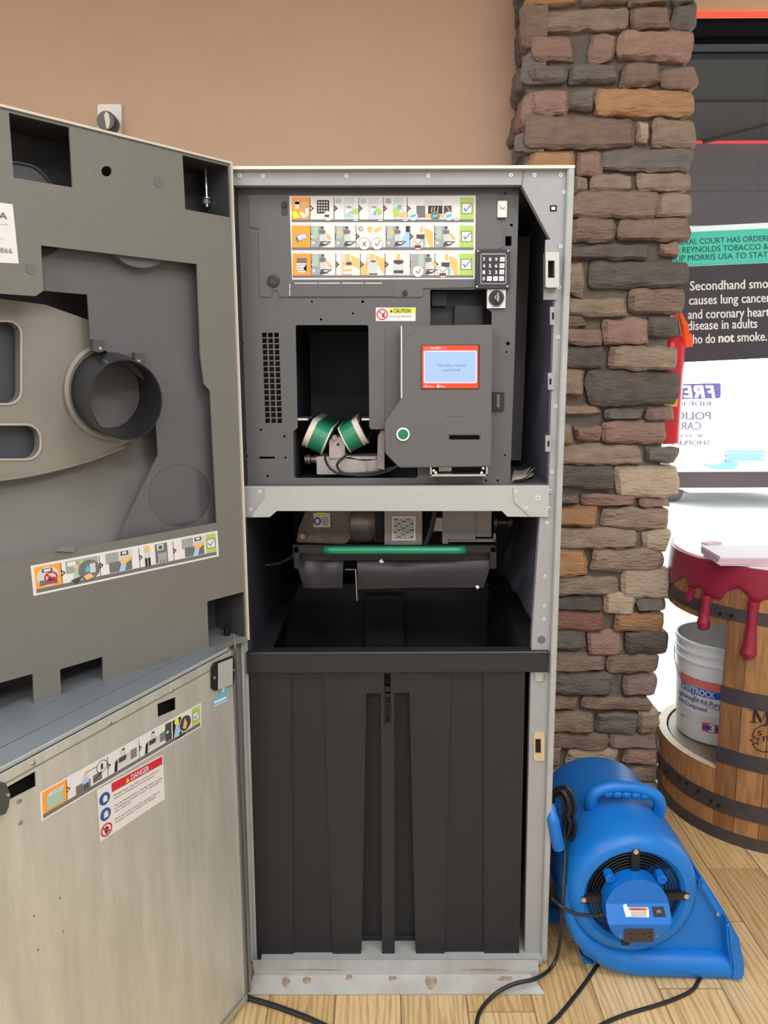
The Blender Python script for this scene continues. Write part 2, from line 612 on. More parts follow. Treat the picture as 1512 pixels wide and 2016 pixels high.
# white car outside
carp = pm('white_car_paint', (240, 242, 245), 0.25)
carg = pm('blue_tinted_car_glass', (96, 140, 186), 0.15)
car = thing('car', 'white car parked outside the window with a blue-tinted grille', 'car', (4.3, 8.2, -0.12))
CF = Frame((0, 7.0, 0), (1, 0, 0), (0, 0, 1))
cx0, cz = 3.45, -0.12
c = MB()
prof = [(0, 0.22), (0, 0.72), (0.12, 0.86), (0.95, 1.0), (1.55, 1.44), (3.1, 1.48), (3.9, 1.02), (4.3, 0.92), (4.35, 0.3), (4.2, 0.22)]
CS = Frame((cx0, 7.0, cz), (0, 1, 0), (0, 0, 1))         # side profile: a runs away from us, n = +X
c.plate(CS, prof, n0=0, n1=1.8, loc=True)
c.build('body', carp, car, bevel=0.05)
for i in range(3):
    z = cz + 0.59 + i * 0.046
    for xa, xb in ((0.40, 0.84), (0.96, 1.40)):
        MB().box(WORLD, cx0 + xa, cx0 + xb, 6.965, 7.0, z, z + 0.030).build('grille_bar', carg, car)
MB().plate(CF, [(cx0 + 0.12, cz + 0.57), (cx0 + 0.26, cz + 0.50), (cx0 + 0.5, cz + 0.49), (cx0 + 0.56, cz + 0.57), (cx0 + 0.42, cz + 0.585), (cx0 + 0.26, cz + 0.54)], n0=0, n1=0.03, loc=True).build('bumper_intake', carg, car)
ws = MB()
ws.add([(cx0 + 0.12, 7.97, cz + 1.02), (cx0 + 1.68, 7.97, cz + 1.02), (cx0 + 1.5, 8.52, cz + 1.43), (cx0 + 0.3, 8.52, cz + 1.43), (cx0 + 0.12, 8.0, cz + 1.0), (cx0 + 1.68, 8.0, cz + 1.0), (cx0 + 1.5, 8.55, cz + 1.40), (cx0 + 0.3, 8.55, cz + 1.40)],
       [(0, 1, 2, 3), (7, 6, 5, 4), (0, 4, 5, 1), (1, 5, 6, 2), (2, 6, 7, 3), (3, 7, 4, 0)])
ws.build('windscreen', pm('pale_windscreen', (206, 220, 232), 0.1), car)
WH = Frame((0, 0, 0), (0, 1, 0), (0, 0, 1))
for wy in (7.85, 10.5):
    for wxx in (cx0 - 0.01, cx0 + 1.61):
        MB().cyl(WH, wy, cz + 0.32, 0.32, wxx, wxx + 0.2, 24).build('wheel', pm('tyre_rubber', (70, 72, 76), 0.8), car)
for hx in (cx0 + 0.05, cx0 + 1.42):
    MB().box(WORLD, hx, hx + 0.33, 6.97, 7.02, cz + 0.6, cz + 0.72).build('headlamp', pm('headlamp_glass', (205, 222, 236), 0.15), car, bevel=0.01)

# ------------------------------------------------------------------ hanging notice
TOB = Frame((1.0, 1.09, 1.6), (math.cos(0.048), 0, math.sin(0.048)), (-math.sin(0.048), 0, math.cos(0.048)))
sg = thing('notice_sign', 'teal and black smoking health notice hanging in front of the window', 'sign', TOB.pw(1440, 712))
MB().plate(TOB, [(1310, 459), (1640, 444), (1640, 511), (1310, 526)], n0=-0.006, n1=0).build('header_panel', trans('teal_sign_board', (118, 220, 204), 0.45), sg)
MB().plate(TOB, [(1310, 526.5), (1640, 511.5), (1640, 699), (1310, 715)], n0=-0.006, n1=0).build('message_panel', pm('charcoal_sign_board', (70, 66, 76), 0.35, var=0.06, scale=6), sg)
MB().plate(TOB, [(1300, 449), (1640, 432), (1640, 443), (1300, 458)], n0=-0.02, n1=0).build('top_rail', trans('white_sign_rail', (250, 250, 250), 0.7), sg)
tt = MB()
TD = pm('dark_teal_ink', (48, 72, 80), 0.6)
for s_, xa, xb, yb_, dy in (('A FEDERAL COURT HAS ORDERED', 1301, 1527, 482, 11), ('R.J. REYNOLDS TOBACCO &', 1319, 1512, 498, 11), ('PHILIP MORRIS USA TO STATE:', 1306, 1522, 514, 11)):
    f0 = lambda x, y, yb_=yb_: TOB.px(x, y - (x - 1340) * 0.045)
    tt.text(TOB, s_, xa, yb_, xb, yb_ - dy, 0.0008, 0, mp=f0, bold=0.006)
tt.build('header_lettering', TD, sg, normals=False)
tt = MB()
for s_, xa, xb, yb_, b_ in (('Secondhand smoke', 1358, 1534, 572, .02), ('causes lung cancer', 1356, 1517, 600, .02), ('and coronary heart', 1354, 1515, 628, .02), ('disease in adults', 1353, 1491, 650, .02), ('who do', 1349, 1408, 677, .02), ('not', 1414, 1446, 674, .04), ('smoke.', 1451, 1510, 672.5, .02)):
    tt.text(TOB, s_, xa, yb_, xb, yb_ - 18, 0.0008, 0, mp=lambda x, y, xa=xa: TOB.px(x, y - (x - xa) * 0.035), bold=b_)
tt.build('message_lettering', pm('white_ink', (252, 252, 252), 0.6), sg, normals=False)
for xx in (1545, 1620):
    MB().tube([TOB.pw(xx, 440), TOB.pw(xx, 440) + Vector((0, 0, 2.9 - TOB.pw(xx, 440).z))], 0.0015, 6).build('hanging_wire', pm('steel_wire', (150, 150, 150), 0.3, 0.8), sg)

# ------------------------------------------------------------------ stone pillar
pil = MB().box(WORLD, 0.435, 0.905, 0.835, 1.06, 0, ZC).build('stone_pillar', pm('grey_mortar', (114, 106, 96), 0.95, var=0.12, scale=30, bump=0.5, bscale=80))
tag(pil, 'stacked fieldstone pillar between the beige wall and the window', 'pillar', kind='structure')
SC = {}
for k_, (c1, c2) in {'t': ((138, 119, 102), (174, 153, 133)), 'o': ((166, 125, 88), (192, 150, 110)), 'g': ((110, 103, 97), (138, 129, 120)), 'd': ((86, 80, 74), (116, 107, 99)), 'p': ((146, 115, 103), (176, 144, 130)), 'b': ((126, 105, 93), (156, 133, 118)), 'r': ((132, 91, 81), (160, 116, 104)), 'l': ((176, 156, 134), (204, 184, 160))}.items():
    SC[k_] = pm('fieldstone_' + {'t': 'tan', 'o': 'orange', 'g': 'grey', 'd': 'dark_grey', 'p': 'pink', 'b': 'brown', 'r': 'red', 'l': 'pale'}[k_], c1, 0.85, rgb2=c2, scale=14, stretch=(1, 1, 3), bump=1.5, bscale=38, rand=0.10)
A_, B_, C_, D_ = (1000, 0, 2.953), (1060, 450, 3.345), (1060, 900, 3.345), (1060, 1380, 3.345)
STONES = [
    (A_, 100, -40, 410, 30, 'o'), (A_, 425, -40, 705, 14, 't'), (A_, 715, -40, 945, 28, 'b'), (A_, 955, -40, 1105, 26, 'g'),
    (A_, 160, 33, 712, 186, 't'), (A_, 716, 33, 950, 155, 'b'), (A_, 950, 30, 1108, 166, 'g'),
    (A_, 130, 190, 400, 362, 'p'), (A_, 468, 172, 630, 355, 'p'), (A_, 634, 163, 1084, 350, 'p'),
    (A_, 130, 370, 350, 486, 'g'), (A_, 352, 368, 640, 482, 'g'), (A_, 650, 357, 885, 505, 'b'), (A_, 893, 363, 1108, 510, 'b'),
    (A_, 118, 515, 355, 668, 'p'), (A_, 362, 512, 496, 655, 'g'), (A_, 502, 508, 1104, 676, 'o'),
    (A_, 92, 658, 748, 862, 'b'), (A_, 752, 692, 832, 832, 'l'), (A_, 842, 680, 1112, 856, 't'),
    (A_, 125, 868, 382, 1000, 'o'), (A_, 392, 876, 548, 1022, 'p'), (A_, 538, 838, 1080, 996, 'g'),
    (A_, 385, 1010, 468, 1125, 't'), (A_, 472, 1010, 752, 1104, 't'), (A_, 756, 988, 1082, 1108, 't'),
    (A_, 360, 1092, 878, 1275, 'b'), (A_, 872, 1106, 1070, 1262, 't'),
    (A_, 360, 1258, 628, 1416, 'b'), (A_, 638, 1262, 1068, 1410, 'b'),
    (B_, 180, 95, 735, 212, 'd'), (B_, 786, 82, 946, 190, 'p'),
    (B_, 180, 222, 312, 446, 't'), (B_, 340, 204, 988, 398, 'd'),
    (B_, 180, 440, 588, 574, 't'), (B_, 602, 398, 960, 558, 'b'),
    (B_, 170, 572, 315, 645, 'b'), (B_, 170, 640, 425, 772, 'b'), (B_, 428, 578, 738, 774, 'p'), (B_, 720, 574, 948, 728, 'd'),
    (B_, 160, 770, 450, 925, 'd'), (B_, 468, 768, 922, 932, 't'),
    (B_, 150, 915, 302, 1118, 't'), (B_, 308, 934, 948, 1168, 'd'),
    (B_, 150, 1142, 420, 1234, 't'), (B_, 424, 1168, 712, 1266, 'g'), (B_, 714, 1170, 904, 1268, 'b'),
    (B_, 140, 1270, 242, 1425, 't'), (B_, 245, 1288, 405, 1415, 'p'), (B_, 406, 1256, 866, 1420, 'p'),
    (B_, 130, 1416, 690, 1566, 't'), (B_, 696, 1434, 906, 1540, 'g'),
    (C_, 120, 40, 495, 222, 'd'), (C_, 518, 58, 922, 258, 'l'),
    (C_, 120, 242, 274, 316, 'g'), (C_, 286, 248, 645, 320, 'p'), (C_, 672, 262, 868, 332, 'p'),
    (C_, 110, 318, 392, 455, 'o'), (C_, 408, 326, 864, 484, 't'),
    (C_, 110, 466, 645, 606, 't'), (C_, 688, 478, 862, 622, 'l'),
    (C_, 100, 602, 318, 794, 'o'), (C_, 345, 608, 828, 772, 't'),
    (C_, 100, 788, 542, 920, 't'), (C_, 545, 748, 872, 926, 'l'),
    (C_, 90, 922, 420, 1016, 'd'), (C_, 424, 898, 640, 1046, 'l'), (C_, 644, 918, 834, 1018, 'g'),
    (C_, 90, 1004, 434, 1136, 'r'), (C_, 498, 1034, 834, 1166, 'o'),
    (C_, 80, 1122, 314, 1278, 'g'), (C_, 322, 1148, 570, 1306, 'p'), (C_, 572, 1148, 850, 1308, 'd'),
    (C_, 80, 1288, 446, 1416, 'b'), (C_, 452, 1312, 804, 1436, 'b'),
    (C_, 70, 1418, 496, 1576, 'g'), (C_, 556, 1438, 790, 1568, 'b'),
    (D_, 70, -20, 274, 54, 'b'), (D_, 284, -26, 758, 68, 'b'),
    (D_, 60, 72, 370, 222, 't'), (D_, 380, 78, 660, 232, 'g'), (D_, 666, 62, 794, 226, 't'),
    (D_, 60, 222, 462, 322, 'b'), (D_, 468, 226, 796, 306, 'b'),
    (D_, 50, 306, 166, 438, 't'), (D_, 172, 320, 526, 442, 'l'), (D_, 556, 306, 786, 428, 'p'),
    (D_, 50, 446, 166, 560, 't'), (D_, 172, 450, 560, 560, 'd'), (D_, 600, 432, 794, 545, 'b'),
    (D_, 300, 560, 580, 640, 'g'), (D_, 590, 550, 790, 640, 't'), (D_, 100, 640, 420, 760, 'b'), (D_, 430, 650, 795, 760, 'g'),
]


def stone(F, a0, a1, b0, b1, n0, depth, mat, seed, par):
    rr = random.Random(seed)
    nx = max(7, min(20, int((a1 - a0) / 0.013)))
    nz = max(6, min(12, int((b1 - b0) / 0.009)))
    w, h = a1 - a0, b1 - b0
    cj = [(rr.uniform(-0.010, 0.004), rr.uniform(-0.009, 0.004)) for _ in range(4)]
    off = Vector((seed * 3.7, seed * 1.3, 0))
    ti, tz = rr.uniform(-0.010, 0.010), rr.uniform(-0.012, 0.006)
    vs, fs = [], []

    def at(i, j):
        x, z = 2 * i / nx - 1, 2 * j / nz - 1
        s, t = (x + 1) / 2, (z + 1) / 2
        k = 1 - 0.07 * (x * x * z * z) ** 1.5
        a = (a0 + a1) / 2 + x * w / 2 * k
        b = (b0 + b1) / 2 + z * h / 2 * k
        wts = ((1 - s) * (1 - t), s * (1 - t), (1 - s) * t, s * t)
        sg = ((1, 1), (-1, 1), (1, -1), (-1, -1))
        for q in range(4):
            a += wts[q] * -cj[q][0] * sg[q][0]
            b += wts[q] * -cj[q][1] * sg[q][1]
        e1 = noise.noise(Vector((a * 22, b * 22, 0)) + off)
        e2 = noise.noise(Vector((a * 26, b * 30, 5)) + off)
        ex, ez = abs(x) ** 6, abs(z) ** 4
        a += e1 * 0.008 * ex
        b += e2 * 0.008 * ez
        dome = 1 - max(ex ** 2.2, abs(z) ** 7) * 0.45
        strata = noise.noise(Vector((a * 7, b * 46, 2)) + off) * 0.006 + noise.noise(Vector((a * 20, b * 24, 3)) + off) * 0.007
        return a, b, n0 + depth * dome + strata + ti * x + tz * z
    for j in range(nz + 1):
        for i in range(nx + 1):
            a, b, n = at(i, j)
            vs.append(F.pt(a, b, n))
    W = nx + 1
    for j in range(nz):
        for i in range(nx):
            fs.append((j * W + i, j * W + i + 1, (j + 1) * W + i + 1, (j + 1) * W + i))
    rim = [i for i in range(W)] + [j * W + nx for j in range(1, nz + 1)] + [nz * W + i for i in range(nx - 1, -1, -1)] + [j * W for j in range(nz - 1, 0, -1)]
    o = len(vs)
    for q in rim:
        p = vs[q]
        vs.append(p - F.n * ((p - F.o).dot(F.n) - (n0 - 0.03)))
    k = len(rim)
    for i in range(k):
        i2 = (i + 1) % k
        fs.append((rim[i], o + i, o + i2, rim[i2]))
    fs.append(tuple(range(o, o + k))[::-1])
    m = MB().add(vs, fs)
    return m.build('stone', mat, par, sharp=28)


for i, ((ox, oy, s_), x0, y0, x1, y1, k_) in enumerate(STONES):
    a0, b1 = PIL.px(ox + x0 / s_, oy + y0 / s_)
    a1, b0 = PIL.px(ox + x1 / s_, oy + y1 / s_)
    stone(PIL, a0, a1, b0, b1, -0.028, R.uniform(0.026, 0.042), SC[k_], i, pil)
# upper courses out of view and the left return of the pillar
LEFT = Frame((0.437, 0, 0), (0, -1, 0), (0, 0, 1))       # n = -X
zz = 0.02
i = 500
while zz < 2.9:
    hh = R.uniform(0.07, 0.14)
    ya = -1.05
    if zz < 1.62:
        stone(PIL, 0.430, 0.522, zz, zz + hh - 0.010, -0.028, R.uniform(0.026, 0.042), SC['tgbdtp'[R.randrange(6)]], i + 300, pil)
    while ya < -0.81:
        wl = min(R.uniform(0.10, 0.2), -0.80 - ya)
        if wl > 0.04:
            stone(LEFT, ya, ya + wl - 0.006, zz, zz + hh - 0.010, -0.02, R.uniform(0.03, 0.055), SC['gbdtpg'[R.randrange(6)]], i, pil)
        ya += wl
        i += 1
    zz += hh

# ================================================================== THE MACHINE
F = FRONT
lg = pm('light_grey_frame_paint', (154, 154, 157), 0.45, var=0.05, scale=18, bump=0.05, bscale=200)
lgw = pm('worn_white_frame_paint', (172, 174, 172), 0.5, rgb2=(158, 160, 158), scale=24)
dg = pm('graphite_panel_paint', (91, 90, 91), 0.5, var=0.03, scale=60, bump=0.12, bscale=420)
dg2 = pm('graphite_cover_paint', (94, 93, 93), 0.5, var=0.03, scale=60, bump=0.12, bscale=420)
dk = pm('shaded_interior_paint', (36, 40, 50), 0.6, var=0.08, scale=20)  # dark bluish tone puts the cabinet's inner shade into the colour
dkb = pm('lit_interior_paint', (140, 144, 162), 0.5, var=0.06, scale=10)  # right panel lightened in colour, as little light gets in there
blk = pm('black_plastic', (24, 24, 28), 0.45)
vbl = pm('void_black', (8, 8, 10), 0.8)
chrome = pm('bright_steel', (205, 205, 205), 0.25, 0.9)
steel = pm('dull_steel', (150, 146, 146), 0.42, 0.7, var=0.12, scale=40)
cast = pm('cast_aluminium', (176, 168, 166), 0.5, 0.35, var=0.12, scale=60, bump=0.2, bscale=300)
white = pm('white_label', (238, 236, 232), 0.5)
PAL = {}
for k_, n_, c_ in (('W', 'label_white', (226, 224, 222)), ('O', 'label_orange', (252, 160, 52)), ('G', 'label_green', (172, 206, 98)), ('K', 'label_black', (30, 28, 30)), ('S', 'label_strip_grey', (112, 111, 112)), ('L', 'label_pale_grey', (204, 207, 206)), ('M', 'label_mid_grey', (158, 164, 162)), ('T', 'label_tan', (236, 188, 112)), ('B', 'label_pale_blue', (168, 202, 236)), ('C', 'label_cyan', (92, 182, 204)), ('R', 'label_red', (206, 40, 58)), ('D', 'label_dark_grey', (70, 68, 68)), ('Y', 'label_yellow', (232, 226, 60)), ('N', 'label_navy', (52, 82, 158)), ('P', 'label_sage', (168, 196, 178)), ('U', 'label_maroon', (110, 52, 64)), ('V', 'label_lilac_white', (228, 222, 230))):
    PAL[k_] = (len(PAL), pm(n_, c_, 0.5))
PM = [v[1] for v in PAL.values()]
PI = {k: v[0] for k, v in PAL.items()}

rvm = thing('reverse_vending_machine', 'tall grey bottle return machine standing open against the beige wall', 'machine', (0.035, 0.4, 0))
XA, XB, HT, DEP = -0.318, 0.392, F.px(1120, 328)[1], 0.90

# --- shell
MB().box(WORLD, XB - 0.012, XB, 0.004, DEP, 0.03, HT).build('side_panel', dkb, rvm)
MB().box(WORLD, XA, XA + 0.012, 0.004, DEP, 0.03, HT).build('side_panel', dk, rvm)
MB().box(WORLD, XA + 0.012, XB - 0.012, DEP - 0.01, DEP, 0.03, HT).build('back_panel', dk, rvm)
MB().box(WORLD, XA, XB, 0.004, DEP, HT - 0.004, HT + 0.004).build('top_panel', lg, rvm)
zsh = F.px(1040, 955)[1]
MB().box(WORLD, XA + 0.012, XB - 0.012, 0.006, DEP - 0.01, zsh - 0.006, zsh).build('compartment_shelf', pm('shelf_grey', (92, 90, 96), 0.5), rvm)
MB().box(WORLD, XA + 0.012, XB - 0.012, -0.02, DEP - 0.01, 0.012, 0.026).build('base_panel', lgw, rvm)

# --- face frame
fr = MB()
fr.plate(F, [(440, 330), (1031, 329), (1026, 364), (440, 365)], n0=-0.02, n1=0.0)
o_ = fr.build('top_rail', lg, rvm)
up_ = MB().plate(F, [(1032, 329), (1128, 328), (1105, 928), (1089, 1400), (1074, 1893), (1033, 1897), (1038, 1640), (1045, 1320), (1048, 1241), (1063, 1018), (1080, 1017), (1081, 955), (1085, 800), (1091, 600), (1092, 560), (1083, 470), (1027, 364)], n0=-0.02, n1=0.0).build('side_upright', lg, rvm)
MB().plate(F, [(1118, 328), (1132, 326), (1109, 928), (1093, 1400), (1077, 1893), (1066, 1893), (1081, 1400), (1097, 928)], n0=-0.03, n1=0.012).build('edge_flange', lgw, rvm, bevel=0.002)
MB().plate(F, [(440, 327), (1132, 325), (1132, 331), (440, 333)], n0=-0.03, n1=0.013).build('top_flange', pm('cream_edge_paint', (222, 216, 204), 0.45), rvm)
lu = MB().plate(F, [(478, 1262), (487, 1262), (506, 1890), (494, 1893)], n0=-0.02, n1=0.0)
lu.plate(F, [(474, 1262), (480, 1262), (500, 1893), (494, 1893)], n0=-0.03, n1=0.014)
lu.plate(F, [(452, 1262), (479, 1262), (495, 1893), (466, 1893)], n0=-0.02, n1=-0.004)
lu.build('side_upright', lgw, rvm)
cb = MB().plate(F, [(478, 958), (1081, 956), (1080, 1018), (999, 1017), (988, 1006), (545, 1006), (531, 1018), (478, 1019)], n0=-0.03, n1=0.003).build('cross_beam', pm('pale_grey_beam_paint', (174, 175, 172), 0.42, var=0.04, scale=14), rvm)
MB().plate(F, [(478, 961), (519, 961), (520, 978), (497, 1010), (497, 1017), (478, 1018)], n0=0.003, n1=0.006).build('beam_gusset', lg, rvm)
MB().plate(F, [(1010, 960), (1081, 959), (1080, 1018), (1044, 1017), (1012, 988)], n0=0.003, n1=0.006).build('beam_gusset', MATS['pale_grey_beam_paint'], rvm)
MB().plate(F, [(1031, 331), (1033.5, 331), (1029, 364), (1026.5, 364)], n0=0.0, n1=0.0015).build('seam', pm('seam_shadow', (120, 120, 120), 0.6), rvm)

# rivets, shared mesh, a part of the frame piece they sit in
rv = MB()
Z0 = Frame((0, 0, 0), (1, 0, 0), (0, 0, 1))
rv.lathe(Z0, 0, 0, [(0.0019, 0.0008), (0.0022, 0.0022), (0.0036, 0.0022), (0.0046, 0.0)], 16, 0)
rv.cyl(Z0, 0, 0, 0.0019, 0.0, 0.0010, 12, 1)
rv0 = None


def rivet(par, x, y, n=0.0, sc_=1.0):
    global rv0
    p = F.pw(x, y, n)
    if rv0 is None:
        rv0 = rv.build('rivet', [pm('rivet_aluminium', (226, 226, 222), 0.35, 0.3), vbl], par)
        place(rv0, p, par)
        o = rv0
    else:
        o = rcopy(rv0, p, par)
    o.scale = (sc_,) * 3
    return o


for x, y in ((472, 350), (518, 351), (682, 351), (843, 351), (1006, 349)):
    rivet(o_, x, y)
for x, y in ((1052, 349), (1104, 349), (1111, 383), (1104, 490), (1101, 570), (1099, 668), (1094, 804), (1087, 933), (1077, 1033), (1073, 1139), (1072, 1197), (1071, 1222)):
    rivet(up_, x, y)
for x, y in ((512, 972), (493, 1007), (1016, 971), (1082, 971), (1036, 1004), (1081, 1005)):
    rivet(cb, x, y, 0.006)
rivet(cb, 1059, 987, 0.006, 1.5)
MB().cyl(F, *F.px(1066, 1259), 0.0085, 0.0, 0.002, 20).build('hole_plug', pm('grey_plug', (98, 98, 100), 0.5), up_)
MB().pbox(F, 1083, 404, 1096, 416, 0.0, 0.001).build('latch_hole', vbl, up_)
MB().pbox(F, 1086, 407, 1093, 413, 0.0, 0.002).build('latch_tongue', white, up_)
# lower strike plate and a bent tab on the upright
m = MB().plate(F, rnd(1051, 1442, 1072, 1498, 4), [[(1054, 1455), (1065, 1455), (1065, 1483), (1054, 1483)]], n0=0.0, n1=0.004)
m.pbox(F, 1054, 1455, 1065, 1483, 0.0, 0.0006, 1)
m.build('strike_plate', [pm('brass_tinted_steel', (214, 196, 164), 0.35, 0.4), vbl], rvm)
MB().plate(F, [(1053, 1284), (1068, 1284), (1071, 1290), (1070, 1342), (1053, 1342)], n0=0.0, n1=0.003).build('hasp_tab', lgw, rvm, bevel=0.001)
MB().tube(spl([F.pw(1066, 1288, 0.004), F.pw(1072, 1296, 0.006), F.pw(1072, 1316, 0.006), F.pw(1070, 1340, 0.004)]), 0.0016, 6).build('hasp_wire', chrome, rvm)
# upper lock keep, hinge tabs
lk = MB()
lk.plate(F, [(1074, 472), (1086, 472), (1098, 492), (1097, 590), (1070, 590), (1071, 566)], n0=0.0, n1=0.006)
lk.build('lock_bracket', lg, rvm)
m = MB().plate(F, rnd(1074, 496, 1101, 566, 3), [[(1079, 513), (1092, 513), (1092, 547), (1079, 547)]], n0=0.006, n1=0.03)
m.pbox(F, 1079, 513, 1092, 547, 0.006, 0.012, 1)
m.build('lock_keep', [pm('satin_steel', (186, 186, 182), 0.35, 0.5), vbl], rvm, bevel=0.0008)
for y0, y1, x0, x1, xs in ((604, 639, 1083, 1092, 1089), (734, 767, 1079, 1091, 1084), (857, 889, 1074, 1085, 1080)):
    m = MB().plate(F, [(x0, y0), (x1, y0), (x1, y1), (x0, y1)], n0=0.001, n1=0.006)
    m.pbox(F, xs - 2, y0 + 11, xs + 1.5, y1 - 10, 0.006, 0.0064, 1)
    m.build('hinge_tab', [lg, vbl], rvm)
# sill
sill = pm('stained_white_sill', (180, 183, 184), 0.45, rgb2=(158, 152, 144), scale=7)
s_ = MB()
p = [floor_pt(488, 1957, 0.004), floor_pt(1073, 1956, 0.004), floor_pt(1041, 1914, 0.022), floor_pt(500, 1916, 0.022)]
s_.add(p + [q - Vector((0, 0, q.z - 0.001)) for q in p], [(0, 1, 2, 3), (4, 7, 6, 5), (0, 4, 5, 1), (1, 5, 6, 2), (2, 6, 7, 3), (3, 7, 4, 0)])
p = [floor_pt(500, 1913, 0.030), floor_pt(1060, 1911, 0.030), floor_pt(1060, 1890, 0.034), floor_pt(497, 1890, 0.034)]
s_.add(p + [q - Vector((0, 0, 0.02)) for q in p], [(0, 1, 2, 3), (4, 7, 6, 5), (0, 4, 5, 1), (1, 5, 6, 2), (2, 6, 7, 3), (3, 7, 4, 0)])
so = s_.build('sill_plate', sill, rvm)
st = MB()
rs = pm('rust_brown_scuff', (122, 96, 76), 0.7, rgb2=(172, 158, 144), scale=60)
for x, y, w_, h_ in ((562, 1933, 20, 30), (604, 1930, 22, 16), (688, 1924, 18, 14), (772, 1926, 22, 12), (848, 1934, 30, 34), (995, 1926, 40, 10), (585, 1908, 70, 5), (640, 1909, 90, 4), (960, 1909, 110, 5)):
    zf = 0.0305 if y < 1912 else 0.022 - (y - 1915) / 42.0 * 0.018 + 0.0006
    k = 14
    pts = []
    for q in range(k):
        t = 6.283 * q / k
        rr = R.uniform(0.6, 1.0)
        pts.append(floor_pt(x + w_ / 2 * rr * math.cos(t), y + h_ / 2 * rr * math.sin(t), 0.0))
    zz = []
    for q in pts:
        pass
    vs = []
    for q in range(k):
        t = 6.283 * q / k
        rr = R.uniform(0.55, 1.0)
        X, Y = x + w_ / 2 * rr * math.cos(t), y + h_ / 2 * rr * math.sin(t)
        zf = 0.0308 if y < 1912 else 0.022 - max(0, (Y - 1915)) / 42.0 * 0.018 + 0.0008
        vs.append(floor_pt(X, Y, zf))
    MB().add(vs, [tuple(range(k))]).build('scuff', rs, so, normals=False)

# --- control panel with its cut-outs
PN = -0.035
Fp = lambda x, y: F.px(x, y, PN)
holes = [[(582, 642), (585, 640), (722, 640), (725, 642), (727, 838), (731, 845), (752, 845), (790, 850), (821, 885), (822, 938), (819, 941), (583, 941), (579, 937), (577, 850), (586, 842)],
         [(847, 570), (957, 570), (958, 608), (968, 614), (968, 638), (968, 700), (847, 700)]]
for r_ in range(16):
    for c_ in range(3):
        X, Y = 516 + c_ * 11.9 + r_ * 0.42, 655 + r_ * 11.25
        holes.append([(X, Y), (X + 9, Y), (X + 9, Y + 9), (X, Y + 9)])
for x, y, r_ in ((466, 394, 2), (468, 443, 2), (614, 594, 2), (632, 629, 2.6), (695, 617, 2.2), (714, 594, 2.8), (478, 677, 2.8), (741, 798, 2.2), (514, 846, 2.4), (560, 859, 2.4), (487, 898, 2.4), (562, 901, 2.2), (527, 937, 2.4), (503, 416, 1.5), (995, 380, 2.2), (1007, 443, 3), (1000, 676, 4), (997, 693, 2), (957, 946, 2.3), (980, 946, 2.3), (994, 896, 2)):
    holes.append(circ(x, y, r_, 10))
holes.append([(510, 899), (541, 899), (541, 903), (510, 903)])
holes.append([(995, 465), (1007, 465), (1007, 484), (995, 484)])
cp = MB().plate(F, [(440, 366), (1022, 366), (1013, 700), (1004, 956), (440, 956)], holes, n0=PN - 0.003, n1=PN).build('control_panel', dg, rvm)
# right hand return and rear post of the drawer, dark boxes behind the openings
MB().plate(F, [(1013, 366), (1022, 366), (1004, 956), (996, 956)], n0=PN - 0.05, n1=PN - 0.003).build('panel_return', dg, rvm)
MB().plate(F, [(1020, 466), (1044, 466), (1026, 906), (1002, 906)], n0=-0.36, n1=-0.33).build('rear_post', pm('mauve_grey_post', (104, 98, 104), 0.5), rvm)
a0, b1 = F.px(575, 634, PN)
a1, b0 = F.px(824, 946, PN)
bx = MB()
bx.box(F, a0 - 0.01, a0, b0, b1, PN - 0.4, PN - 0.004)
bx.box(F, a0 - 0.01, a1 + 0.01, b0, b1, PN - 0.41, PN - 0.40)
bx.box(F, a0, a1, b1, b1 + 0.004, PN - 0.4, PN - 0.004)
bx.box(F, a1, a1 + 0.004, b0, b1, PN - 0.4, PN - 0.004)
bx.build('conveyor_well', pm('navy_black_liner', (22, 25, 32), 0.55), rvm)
MB().pbox(F, 508, 645, 560, 840, PN - 0.03, PN - 0.02).build('vent_backing', vbl, rvm)
m = MB().pbox(F, 840, 560, 975, 705, PN - 0.12, PN - 0.10)
m.pbox(F, 850, 572, 880, 602, PN - 0.10, PN - 0.06)
m.pbox(F, 895, 600, 950, 650, PN - 0.10, PN - 0.07)
m.build('electronics_bay', pm('bay_navy_plastic', (30, 34, 48), 0.35), rvm, bevel=0.002)

cv = MB().plate(F, [(489, 384), (980, 376), (980, 443), (992, 447), (990, 487), (980, 491), (938, 492), (938, 566), (833, 568), (833, 582), (829, 585), (550, 585), (546, 572), (537, 572), (534, 585), (515, 585), (511, 580), (508, 450), (490, 447)], n0=PN, n1=PN + 0.0025).build('cover_plate', dg2, cp, bevel=0.0008)
CN = PN + 0.0025
MB().plate(F, [(571, 558), (775, 557), (775, 583), (571, 584)], n0=CN, n1=CN + 0.0012).build('flap', dg, cp)
m = MB()
for x0, x1 in ((580, 625), (627, 670), (673, 716), (719, 752)):
    m.rect(F, x0, 556.5, x1, 558.5, CN + 0.0016)
for y0, y1 in ((559, 568), (570, 582)):
    m.rect(F, 569.5, y0, 571.5, y1, CN + 0.0016)
m.build('flap_slit_light', pm('slit_light_white', (214, 208, 206), 0.6), cp, normals=False)  # white strips painted for light showing through the slits
m = MB().plate(F, rnd(554, 396, 566, 425, 6), n0=CN, n1=CN + 0.0008)
m.cyl(F, *F.px(560, 404, CN), 0.005, CN, CN + 0.004, 16, 1)
m.build('keyhole_screw', [pm('slot_shadow', (60, 58, 60), 0.6), blk], cp)
MB().lathe(F, *F.px(538, 553, CN), [(1e-5, CN + 0.006), (0.006, CN + 0.006), (0.0075, CN + 0.008), (0.0125, CN + 0.006), (0.0135, CN)], 24).build('rubber_knob', pm('dark_grey_rubber', (62, 60, 64), 0.6), cp)
